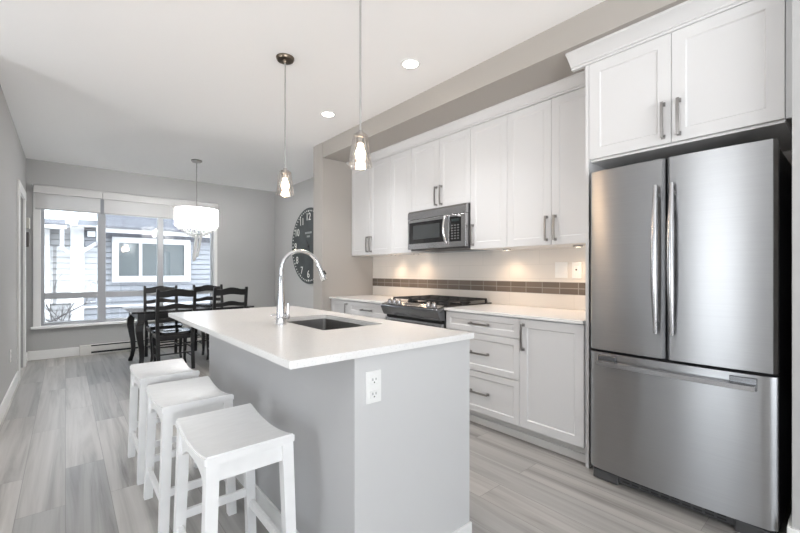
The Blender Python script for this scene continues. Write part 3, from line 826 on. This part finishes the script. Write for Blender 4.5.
h = fobj('spray_head', tube([e0 - dirv * .004, e0 + dirv * .004, e0 + dirv * .02, e0 + dirv * .070, e0 + dirv * .100, e0 + dirv * .104], [.0112, .0135, .0145, .0185, .0195, .017], 18), M['chrome'], t)
fobj('spray_button', tube([e0 + dirv * .045 + Vector((.014, -.01, .006)), e0 + dirv * .07 + Vector((.017, -.011, .007))], .006, 10), M['black'], h)
b = tube([(.01, -.02, .051), (.022, -.045, .051)], .016, 16)
add_tube(b, [(.02, -.043, .051), (.022, -.046, .086), (.022, -.046, .125)], [.009, .007, .006], 10)
fobj('lever', b, M['chrome'], t)
fobj('side_knob', tube([(-.012, .012, .055), (-.040, .030, .055), (-.046, .034, .055)], [.009, .009, .006], 14), M['chrome'], t)

# ------------------------------------------------------------------ bar stools
SH = .605
def make_stool(label):
    t = thing('bar_stool', label, 'stool', (0, 0, 0), 'white saddle stools at the island')
    hx, hy = .158, .232
    b = bmesh.new(); nx, ny = 6, 20; th = .036
    def dip(y): return -.030 * (1 - (y / hy) ** 2) ** 1.0 * 1.0
    top = [[b.verts.new((-hx + 2 * hx * i / nx, -hy + 2 * hy * j / ny, SH + dip(-hy + 2 * hy * j / ny))) for j in range(ny + 1)] for i in range(nx + 1)]
    bot = [[b.verts.new((-hx + 2 * hx * i / nx, -hy + 2 * hy * j / ny, SH - th + dip(-hy + 2 * hy * j / ny) * .55)) for j in range(ny + 1)] for i in range(nx + 1)]
    for i in range(nx):
        for j in range(ny):
            b.faces.new((top[i][j], top[i + 1][j], top[i + 1][j + 1], top[i][j + 1])); b.faces.new((bot[i][j], bot[i][j + 1], bot[i + 1][j + 1], bot[i + 1][j]))
    for i in range(nx):
        for j in (0, ny): b.faces.new((top[i][j], bot[i][j], bot[i + 1][j], top[i + 1][j]))
    for j in range(ny):
        for i in (0, nx): b.faces.new((top[i][j], top[i][j + 1], bot[i][j + 1], bot[i][j]))
    bmesh.ops.recalc_face_normals(b, faces=b.faces)
    bmesh.ops.bevel(b, geom=[e for e in b.edges if len(e.link_faces) == 2 and e.calc_face_angle(0) > 1.0], offset=.006, segments=2, affect='EDGES')
    obj('seat', b, M['stool'], t, 40)
    tx, ty, fx, fy = .132, .205, .150, .216; zt = SH - .038; a, c = .021, .019
    for sx in (-1, 1):
        for sy in (-1, 1):
            b = bm_new(); secs = []
            for (x, y, z, w) in ((tx * sx, ty * sy, zt + .004, a), (fx * sx, fy * sy, 0, c)):
                secs.append([(x - w, y - w, z), (x + w, y - w, z), (x + w, y + w, z), (x - w, y + w, z)])
            add_sweep(b, secs); obj('leg', b, M['stool'], t)
    for sy in (-1, 1):
        y = (ty - .002) * sy
        obj('apron', box(-tx + .018, tx - .018, y - .010, y + .010, zt - .060, zt + .003), M['stool'], t)
    for sx in (-1, 1):
        x = (tx + .002) * sx
        poly = [(-ty + .018, zt + .002), (-ty + .018, zt - .10)]
        n = 14
        for k in range(n + 1):
            u = -ty + .03 + (2 * ty - .06) * k / n
            poly.append((u, zt - .10 + .05 * (1 - abs(u / (ty - .03)) ** 3)))
        poly += [(ty - .018, zt - .10), (ty - .018, zt + .002)]
        for k in range(n + 1):
            u = ty - .03 - (2 * ty - .06) * k / n
            poly.append((u, zt + .001 - .0165 * (1 - (u / hy) ** 2) - .002))
        obj('apron', prism(poly, 'X', x - .010, x + .010), M['stool'], t)
    for (z, kind) in ((.165, 'x'), (.135, 'y')):
        q = z / zt; lx, ly = fx + (tx - fx) * q, fy + (ty - fy) * q
        for s in (-1, 1):
            if kind == 'x': bb = box(-lx + .016, lx - .016, s * ly - .009, s * ly + .009, z + .02, z + .056, bev=.002)
            else: bb = box(s * lx - .009, s * lx + .009, -ly + .016, ly - .016, z, z + .036, bev=.002)
            obj('stretcher', bb, M['stool'], t)
    return t
s1 = make_stool('white saddle-seat bar stool closest to the free end of the island')
s1.location = (.508, 1.633, 0)
copy_tree(s1, (.490, 2.285, 0), 'white saddle-seat bar stool in the middle of the row of three')
copy_tree(s1, (.482, 2.915, 0), 'white saddle-seat bar stool closest to the black dining table')

# ------------------------------------------------------------------ dining table and chairs
TZ = .737
t = thing('dining_table', 'black dining table with glossy top and curved legs by the window', 'table', (1.32, 6.1, 0))
obj('tabletop', box(.595, 2.045, 5.60, 6.60, TZ - .024, TZ, bev=.006), M['tabletop'], t)
b = bm_new()
ax0, ax1, ay0, ay1 = .70, 1.965, 5.70, 6.50
for y in (ay0, ay1): add_box(b, ax0, ax1, y - .012, y + .012, TZ - .115, TZ - .024)
for x in (ax0, ax1): add_box(b, x - .012, x + .012, ay0, ay1, TZ - .115, TZ - .024)
obj('apron', b, M['blackwood'], t)
for (x, y, sx, sy) in ((ax0, ay0, -1, -1), (ax1, ay0, 1, -1), (ax0, ay1, -1, 1), (ax1, ay1, 1, 1)):
    b = bm_new(); secs = []
    for (z, off, w) in ((TZ - .024, 0, .036), (.62, 0, .037), (.58, .016, .040), (.50, .022, .038), (.40, .010, .033), (.28, -.006, .028), (.16, -.010, .024), (.07, .004, .023), (.02, .020, .026), (0, .022, .026)):
        cx, cy = x + sx * off, y + sy * off
        secs.append([(cx - w, cy - w, z), (cx + w, cy - w, z), (cx + w, cy + w, z), (cx - w, cy + w, z)])
    add_sweep(b, secs); bmesh.ops.bevel(b, geom=list(b.edges), offset=.004, segments=1, affect='EDGES')
    obj('leg', b, M['blackwood'], t)

def make_chair(label):
    """chair facing +Y, origin on the floor under its seat centre"""
    t = thing('dining_chair', label, 'chair', (0, 0, 0), 'black ladder-back dining chairs')
    w = .20
    def wavy(x): return math.cos(PI * min(1, abs(x) / .155)) * .5 + .5
    b = bmesh.new(); prof = []; n = 28
    top, bot = [], []
    for k in range(n):
        a = 2 * PI * k / n; ca, sa = math.cos(a), math.sin(a)
        e = .38
        x = .215 * abs(ca) ** e * (1 if ca > 0 else -1); y = .205 * abs(sa) ** e * (1 if sa > 0 else -1)
        if y < 0: x *= .90
        top.append((x, y))
    T1 = [b.verts.new((x, y, .462)) for x, y in top]; T0 = [b.verts.new((x * .93, y * .93, .470)) for x, y in top]; T2 = [b.verts.new((x, y, .446)) for x, y in top]; T3 = [b.verts.new((x * .96, y * .96, .436)) for x, y in top]
    Tm = [b.verts.new((x * .5, y * .5, .460)) for x, y in top]
    for A_, B_ in ((Tm, T0), (T0, T1), (T1, T2), (T2, T3)):
        for k in range(n): b.faces.new((A_[k], A_[(k + 1) % n], B_[(k + 1) % n], B_[k]))
    b.faces.new(Tm[::-1]); b.faces.new(T3)
    obj('seat', b, M['tabletop'], t, 40)
    def backy(z): return -.185 - max(0, z - .45) * .155 - max(0, .45 - z) * .10
    for s in (-1, 1):
        b = bm_new(); secs = []
        for z in (0, .15, .30, .45, .60, .75, .90, 1.0):
            y = backy(z); hw = .019 if z < .9 else .017
            x = s * (w - .012 + (.012 if z > .5 else 0))
            secs.append([(x - hw, y - .015, z), (x + hw, y - .015, z), (x + hw, y + .015, z), (x - hw, y + .015, z)])
        x = s * w
        secs.append([(x - .014, backy(1.01) - .012, 1.015), (x + .014, backy(1.01) - .012, 1.015), (x + .014, backy(1.01) + .012, 1.015), (x - .014, backy(1.01) + .012, 1.015)])
        add_sweep(b, secs); obj('rear_leg', b, M['blackwood'], t)
        b = bm_new(); secs = []
        for (z, hw, off) in ((.44, .021, 0), (.36, .022, .006), (.22, .018, .002), (.08, .014, -.002), (0, .015, .008)):
            x = s * (.172 + off); y = .16 + off
            secs.append([(x - hw, y - hw, z), (x + hw, y - hw, z), (x + hw, y + hw, z), (x - hw, y + hw, z)])
        add_sweep(b, secs); obj('front_leg', b, M['blackwood'], t)
    def rail(z0, z1, up, nm):
        b = bm_new(); secs = []; m = 20
        for i in range(m + 1):
            x = -w + .008 + (2 * w - .016) * i / m
            cv = -.022 * (1 - (x / w) ** 2)
            a, c = z0 + up * .6 * wavy(x), z1 + up * wavy(x)
            secs.append([(x, backy(z0) + cv - .009, a), (x, backy(z0) + cv + .009, a), (x, backy(z1) + cv + .009, c), (x, backy(z1) + cv - .009, c)])
        add_sweep(b, secs); obj(nm, b, M['blackwood'], t, 50)
    rail(.905, .985, .026, 'top_rail')
    rail(.755, .805, .026, 'back_slat')
    rail(.600, .650, .026, 'back_slat')
    b = box(-.165, .165, .150, .172, .385, .438); obj('seat_rail', b, M['blackwood'], t)
    for s in (-1, 1):
        obj('seat_rail', box(s * .178 - .011, s * .178 + .011, -.18, .15, .385, .438), M['blackwood'], t)
    obj('seat_rail', box(-.17, .17, -.192, -.172, .385, .438), M['blackwood'], t)
    for s in (-1, 1):
        for z in (.16, .27): obj('stretcher', tube([(s * .178, backy(z), z), (s * .174, .155, z)], .009, 8), M['blackwood'], t, True)
    obj('stretcher', tube([(-.178, backy(.21), .21), (.178, backy(.21), .21)], .009, 8), M['blackwood'], t, True)
    obj('stretcher', tube([(-.174, .16, .24), (.174, .16, .24)], .009, 8), M['blackwood'], t, True)
    return t
c1 = make_chair('black dining chair')
c1.location = (1.04, 5.71, 0)
c1['label'] = 'black dining chair with back to the kitchen, nearer the door wall'
copy_tree(c1, (1.68, 5.72, 0), 'black dining chair with back to the kitchen, nearer the clock wall')
copy_tree(c1, (1.07, 6.44, 0), 'black dining chair on the window side of the table, nearer the door wall', rotz=PI)
copy_tree(c1, (1.715, 6.44, 0), 'black dining chair on the window side of the table, nearer the clock wall', rotz=PI)

# ------------------------------------------------------------------ baseboard heater
t = thing('baseboard_heater', 'long white electric baseboard heater under the window', 'heater', (1.2, 7.37, 0))
H0, H1, HYf = .158, 2.16, 7.34
obj('back_housing', box(H0, H1, HYf + .022, WW - .001, .012, .142, bev=.003), M['heater'], t)
obj('front_cover', box(H0 + .13, H1 - .13, HYf, HYf + .018, .046, .120, bev=.003), M['heater'], t)
obj('lower_lip', box(H0 + .13, H1 - .13, HYf + .002, HYf + .03, .0, .018, bev=.002), M['heater'], t)
obj('slot_shadow', box(H0 + .13, H1 - .13, HYf + .0185, HYf + .021, .014, .138), M['slot'], t)
obj('end_cap', box(H0, H0 + .13, HYf, HYf + .03, 0, .142, bev=.003), M['heater'], t)
obj('end_cap', box(H1 - .13, H1, HYf, HYf + .03, 0, .142, bev=.003), M['heater'], t)

# ------------------------------------------------------------------ wall clock
CY_, CZ_, CR = 5.955, 1.648, .63
t = thing('wall_clock', 'very large round charcoal wall clock with white numerals on the dining wall', 'clock', (KW, CY_, CZ_))
obj('face', lathe([(0, 0), (CR - .004, 0), (CR, -.004), (CR, -.028), (CR - .006, -.034), (0, -.034)], KW - .001, CY_, 96, 'X', CZ_), M['clockface'], t, 30)
FXc = KW - .036
b = bm_new()
for k in range(60):
    a = 2 * PI * k / 60; r0 = CR - (.062 if k % 5 else .070); r1 = CR - .040
    u = Vector((0, math.sin(a), math.cos(a))); v = Vector((0, math.cos(a), -math.sin(a))); hw = .008 if k % 5 else .013
    c = Vector((FXc, CY_, CZ_))
    q0, q1, q2, q3 = c + u * r0 - v * hw, c + u * r0 + v * hw, c + u * r1 + v * hw, c + u * r1 - v * hw
    dx = Vector((-.002, 0, 0)); dz = Vector((.003, 0, 0))
    add_sweep(b, [[q0 + dz, q1 + dz, q2 + dz, q3 + dz], [q0 + dx, q1 + dx, q2 + dx, q3 + dx]])
obj('minute_track', b, M['clockwhite'], t)
def text_mesh(s, size, x, y, z, ext=.0015, bold=0.0):
    cu = bpy.data.curves.new('txt', 'FONT'); cu.body = s; cu.size = size; cu.extrude = ext; cu.align_x = 'CENTER'; cu.align_y = 'CENTER'; cu.offset = bold
    o = bpy.data.objects.new('txt', cu); COL.objects.link(o)
    dg = bpy.context.evaluated_depsgraph_get(); me = bpy.data.meshes.new_from_object(o.evaluated_get(dg))
    bm = bmesh.new(); bm.from_mesh(me)
    bpy.data.objects.remove(o); bpy.data.curves.remove(cu); bpy.data.meshes.remove(me)
    # text plane XY -> wall facing -X : text right = -Y, up = +Z, normal = -X
    Mx = Matrix(((0, 0, -1, x), (-1, 0, 0, y), (0, 1, 0, z), (0, 0, 0, 1)))
    bmesh.ops.transform(bm, matrix=Mx, verts=bm.verts)
    return bm
for k in range(1, 13):
    a = 2 * PI * k / 12; r = CR - .155
    obj('numeral', text_mesh(str(k), .175, FXc - .0005, CY_ - r * math.sin(a), CZ_ + r * math.cos(a)), M['clockwhite'], t)
b = bm_new()
for row, (z, ws_) in enumerate(((CZ_ + .215, [.02, .014, .02, .016, .02, .012, .02, .016]), (CZ_ + .155, [.016, .016, .016, .016]))):
    tot = sum(ws_) + .012 * (len(ws_) - 1); y = CY_ + tot / 2
    for w_ in ws_:
        add_box(b, FXc - .002, FXc + .002, y - w_, y, z - .016, z + .016); y -= w_ + .012
obj('dial_inscription', b, mat('faded_dial_print', (.32, .34, .34), .6), t)
def hand(angle, L, w):
    b = bm_new(); a = angle; u = Vector((0, -math.sin(a), math.cos(a))); v = Vector((0, math.cos(a), math.sin(a))); c = Vector((FXc - .006, CY_, CZ_))
    for dx0, dx1 in ((0, -.003),):
        secs = []
        for x in (dx0, dx1):
            D = Vector((x, 0, 0)); secs.append([c + D - u * .10 - v * w, c + D + u * L * .7 - v * w * 1.6, c + D + u * L, c + D + u * L * .7 + v * w * 1.6, c + D - u * .10 + v * w])
        add_sweep(b, secs)
    return b
obj('hour_hand', hand(2 * PI * 2.4 / 12, .26, .012), M['black'], t)
obj('minute_hand', hand(2 * PI * 25 / 60, .42, .009), M['black'], t)
obj('hub', lathe([(0, .0), (.03, .0), (.028, -.014), (0, -.016)], FXc, CY_, 20, 'X', CZ_), M['black'], t, True)

# ------------------------------------------------------------------ pendants
def make_pendant(x, y, zb, label):
    t = thing('pendant_light', label, 'light', (x, y, CEIL), 'glass pendants above the island')
    obj('canopy', lathe([(0, CEIL), (.064, CEIL), (.064, CEIL - .008), (.058, CEIL - .020), (.016, CEIL - .026), (.010, CEIL - .040), (0, CEIL - .040)], x, y, 32), M['bronze'], t, 40)
    zt = zb + .172
    obj('rod', tube([(x, y, CEIL - .035), (x, y, zt + .012)], .0055, 12), M['rod'], t, True)
    s = obj('socket_cap', lathe([(0, zt + .022), (.012, zt + .022), (.014, zt + .010), (.030, zt + .004), (.032, zt - .018), (.022, zt - .022), (.020, zt - .050), (0, zt - .050)], x, y, 24), M['nickel'], t, 40)
    obj('bulb', lathe([(0, zt - .050), (.013, zt - .050), (.014, zt - .064), (.024, zt - .088), (.028, zt - .105), (.024, zt - .125), (.012, zt - .138), (0, zt - .141)], x, y, 20), M['bulb'], s, True)
    sh = obj('glass_shade', lathe([(.030, zt - .002), (.041, zt - .004), (.0445, zt - .012), (.0635, zb + .006), (.065, zb), (.062, zb), (.0605, zb + .006), (.0415, zt - .013), (.030, zt - .007)], x, y, 36), M['pend_glass'], t, 50)
    l = bpy.data.lights.new('pendant_lamp', 'POINT'); l.energy = 5; l.color = (1, .68, .42); l.shadow_soft_size = .03
    o = bpy.data.objects.new('pendant_lamp', l); COL.objects.link(o); o.location = (x, y, zb + .01)
make_pendant(1.213, 2.715, 1.772, 'clear glass pendant light nearer the dining table, with its whole canopy in view')
make_pendant(1.213, 1.760, 1.785, 'clear glass pendant light nearer the refrigerator, hanging higher in the view')

# ------------------------------------------------------------------ chandelier
cx, cy = 1.392, 6.014
t = thing('chandelier', 'white drum chandelier with hanging crystals above the dining table', 'chandelier', (cx, cy, CEIL))
obj('canopy', lathe([(0, CEIL), (.07, CEIL), (.07, CEIL - .012), (.055, CEIL - .028), (.012, CEIL - .034), (0, CEIL - .034)], cx, cy, 32), M['nickel'], t, 40)
obj('rod', tube([(cx, cy, CEIL - .03), (cx, cy, 2.068)], .006, 10), M['nickel'], t, True)
DR, DZ0, DZ1 = .268, 1.845, 2.085
obj('drum_shade', lathe([(DR, DZ0), (DR, DZ1), (DR - .003, DZ1), (DR - .003, DZ0), (DR, DZ0)], cx, cy, 64), M['shade_drum'], t, 30)
obj('added_top_diffuser', lathe([(0, DZ1 - .004), (DR - .006, DZ1 - .004), (DR - .006, DZ1 - .008), (.02, DZ1 - .008)], cx, cy, 48), shade_fabric('white_diffuser', (.85, .85, .85), .3), t)  # added disk closing the drum to keep a hot spot off the ceiling
b = bm_new()
for z in (DZ0, DZ1): add_lathe(b, [(DR + .002, z - .005), (DR + .002, z + .005), (DR - .005, z + .005), (DR - .005, z - .005), (DR + .002, z - .005)], cx, cy, 64)
for k in range(3):
    a = 2 * PI * k / 3; add_tube(b, [(cx, cy, DZ1 - .01), (cx + (DR - .004) * math.cos(a), cy + (DR - .004) * math.sin(a), DZ1)], .003, 6)
obj('shade_ring', b, M['nickel'], t)
fr_ = obj('lamp_cluster', lathe([(0, 2.07), (.05, 2.07), (.05, 2.06), (.012, 2.04), (.012, 1.90), (.13, 1.885), (.13, 1.875), (0, 1.875)], cx, cy, 24), M['chrome'], t, 40)
for k in range(4):
    a = 2 * PI * k / 4 + .4
    obj('bulb', lathe([(0, 1.895), (.010, 1.895), (.012, 1.92), (.019, 1.95), (.012, 1.985), (0, 2.0)], cx + .10 * math.cos(a), cy + .10 * math.sin(a), 14), emis('chandelier_bulb', (1, .92, .82), 12) if k == 0 else bpy.data.materials['chandelier_bulb'], fr_, True)
proto = None
cnt = 0
for (rad_, n, zz, sc) in ((.225, 26, 1.822, 1.05), (.185, 22, 1.79, 1.1), (.145, 18, 1.765, 1.1), (.105, 14, 1.742, 1.15), (.062, 9, 1.722, 1.15), (.02, 4, 1.705, 1.2)):
    for k in range(n):
        a = 2 * PI * k / n + rad_ * 9; j = random.uniform(-.012, .012)
        if proto is None:
            b = bm_new()
            add_lathe(b, [(0, .022), (.008, .017), (.0135, .006), (.0135, -.004), (.006, -.016), (0, -.022)], 0, 0, 6)
            add_tube(b, [(0, 0, .02), (0, 0, .042)], .0014, 5)
            proto = obj('crystal', b, M['crystal'], None)
            c = proto
        else:
            c = proto.copy(); COL.objects.link(c)
        c.parent = t; ORG[c.name] = Vector((0, 0, 0))
        c.location = (rad_ * math.cos(a), rad_ * math.sin(a), zz + j - CEIL); c.scale = (sc, sc, sc); c.rotation_euler = (0, 0, random.random() * 3)
# faceted prism bars hanging from the middle
for (x0, x1, y, z0, z1, w) in ((.0, -.035, .0, 1.72, 1.36, .020), (.06, .01, .012, 1.72, 1.42, .013)):
    b = bm_new(); secs = []
    for (s, k) in ((0, .6), (.06, 1.0), (.9, 1.0), (1, .45)):
        x = cx + x0 + (x1 - x0) * s; z = z0 + (z1 - z0) * s; q = w * k
        secs.append([(x - q, cy + y - q, z), (x + q, cy + y - q, z), (x + q, cy + y + q, z), (x - q, cy + y + q, z)])
    add_sweep(b, secs); obj('prism_bar', b, M['crystal'], t)
l = bpy.data.lights.new('chandelier_lamp', 'POINT'); l.energy = 400; l.color = (1, .99, .97); l.shadow_soft_size = .10
o = bpy.data.objects.new('chandelier_lamp', l); COL.objects.link(o); o.location = (cx, cy, 1.965)

# ------------------------------------------------------------------ recessed downlights
def downlight(x, y, label, power=POT_POWER):
    t = thing('recessed_downlight', label, 'light', (x, y, CEIL), 'recessed downlights in the ceiling')
    obj('trim_ring', lathe([(.056, CEIL - .002), (.072, CEIL), (.075, CEIL - .004), (.070, CEIL - .008), (.056, CEIL - .006), (.056, CEIL - .002)], x, y, 32), M['trim'], t, 40)
    obj('lens', lathe([(0, CEIL - .003), (.057, CEIL - .003), (.057, CEIL - .0055), (0, CEIL - .0065)], x, y, 32), M['pot'], t)
    l = bpy.data.lights.new('downlight_lamp', 'AREA'); l.shape = 'DISK'; l.size = .11; l.energy = power; l.color = SOFTW; l.spread = 1.95
    o = bpy.data.objects.new('downlight_lamp', l); COL.objects.link(o); o.location = (x, y, CEIL - .012)
downlight(1.956, 2.186, 'recessed ceiling downlight between the soffit and the pendant nearer the refrigerator')
downlight(1.965, 3.409, 'recessed ceiling downlight beside the far end of the soffit')
for k, (x, y, w_) in enumerate(((-.9, .3, 'near the camera end'), (-.9, -2.2, 'at the back windows'), (-3.0, .3, 'at the side windows'), (-3.0, -2.2, 'in the back corner'), (1.0, -2.2, 'beyond the fridge wall'))):
    downlight(x, y, 'added unseen downlight of the living room ' + w_)  # out-of-view fixtures added for the light they give

# ------------------------------------------------------------------ outside
EY = 10.4
struct('floor_outside', box(-45, 45, WW + .25, 60, -.6, -.5), M['ground'])
t = thing('neighbour_house', 'grey clapboard neighbouring house with white window outside', 'house', (3.0, EY, -.5))
def siding_bm(x0, x1, z0, z1, y, lap=.118):
    b = bm_new(); z = z0
    while z < z1 - 1e-4:
        zz = min(z + lap, z1)
        add_prism(b, [(y, z + .013), (y + .10, z + .013), (y + .10, zz), (y + .026, zz)], 'X', x0, x1); add_box(b, x0, x1, y + .05, y + .10, z, z + .013); z = zz
    return b
obj('siding', siding_bm(.27, 8.0, -.5, 2.1, EY), M['siding'], t)
obj('corner_board', box(.085, .292, EY - .03, EY + .12, -.5, 2.165, bev=.005), M['ext_trim'], t)
obj('wall_core', box(.2, 8.0, EY + .1, EY + 3, -.5, 2.3), M['siding'], t)
obj('frieze', box(.29, 8.0, EY - .02, EY + .05, 1.93, 2.08), M['roof'], t)
obj('fascia', box(.56, 8.0, EY - .30, EY - .26, 2.03, 2.12, bev=.004), M['ext_trim'], t)
obj('eave_soffit', box(.09, 8.0, EY - .28, EY + .2, 2.13, 2.15), M['ext_trim'], t)
obj('roof', prism([(EY - .36, 2.12), (EY - .30, 2.14), (EY + 3.0, 4.4), (EY + 3.0, 4.48), (EY - .36, 2.17)], 'X', .5, 8.2), M['roof'], t)
b = bm_new()
for (x0, x1, z0, z1) in ((.758, .8745, 1.1255, 1.8445), (2.1355, 2.262, 1.1255, 1.8445), (.758, 2.262, 1.845, 1.965), (.758, 2.262, .99, 1.125)): add_box(b, x0, x1, EY - .05, EY + .03, z0, z1)
wn_ = obj('window_frame', b, M['ext_trim'], t)
obj('window_mullion', box(1.24, 1.30, EY - .03, EY + .02, 1.10, 1.86), M['ext_trim'], wn_)
obj('window_pane', box(.86, 2.15, EY - .012, EY - .004, 1.11, 1.86), M['ext_glass'], wn_)
obj('curtain', box(1.45, 2.12, EY - .0035, EY + .0, 1.13, 1.84), M['blindg'], wn_)
obj('meter_box', box(.345, .475, EY - .10, EY + .02, 1.94, 2.055, bev=.008), M['meter'], t)
obj('skirt_board', box(.29, 8.0, EY - .025, EY + .03, .465, .51), M['ext_trim'], t)
b = tube([(.515, EY - .32, 2.16), (.515, EY - .32, 1.83), (.48, EY - .20, 1.80), (.24, EY - .07, 1.61)], .035, 8)
obj('downspout', b, M['ext_trim'], t)
t = thing('pale_annex', 'pale clapboard annex with gutter beside the white corner board outside', 'building', (-3, EY + .3, -.5))
obj('siding', siding_bm(-6, .083, -.5, 2.15, EY + .02), M['siding_pale'], t)
obj('wall_core', box(-6, .08, EY + .12, EY + 2.5, -.5, 2.2), M['siding_pale'], t)
obj('gutter', box(-6, .02, EY - .32, EY - .20, 2.05, 2.125, bev=.01), M['ext_trim'], t)
obj('roof_edge', prism([(EY - .30, 2.14), (EY + .05, 2.16), (EY + .05, 2.27), (EY - .26, 2.17)], 'X', -6, .0), M['roof'], t)
obj('column', box(-.36, -.235, EY - .06, EY + .02, -.5, 2.05), M['ext_trim'], t)
obj('downspout', tube([(-.05, EY - .25, 2.06), (-.05, EY - .25, 1.68), (.0, EY - .15, 1.64), (.045, EY - .07, 1.60)], .032, 8), M['ext_trim'], t)
# bare shrub outside the lowest pane
t = thing('bare_shrub', 'bare twiggy shrub outside the lowest corner pane of the window', 'shrub', (-.25, 8.5, -.5))
b = bm_new(); rnd = random.Random(3)
def twig(p, d, L, r, depth):
    pts = [p]; q = Vector(p)
    n = 5
    for i in range(n):
        d = (d + Vector((rnd.uniform(-.16, .16), rnd.uniform(-.16, .16), rnd.uniform(-.08, .12)))).normalized(); q = q + d * L / n; pts.append(q.copy())
    add_tube(b, pts, [r * (1 - .7 * i / n) for i in range(n + 1)], 5)
    if depth > 0:
        for k in range(3):
            i = rnd.randint(2, n); dd = (d + Vector((rnd.uniform(-.9, .9), rnd.uniform(-.5, .5), rnd.uniform(-.2, .7)))).normalized()
            twig(pts[i], dd, L * .5, r * .5, depth - 1)
for d in ((-.15, 0, 1), (.05, .1, 1), (.25, 0, 1), (-.3, .1, 1)): twig(Vector((-.2, 8.5, -.5)), Vector(d).normalized(), 1.08, .017, 3)
twig(Vector((-.24, 8.5, .38)), Vector((.8, 0, .52)).normalized(), .75, .014, 1)
for k in range(7): twig(Vector((-.26 + k * .05, 8.5, .36)), Vector((rnd.uniform(-.7, .7), .1, rnd.uniform(.2, .8))).normalized(), .22, .010, 2)
obj('branches', b, M['twig'], t)
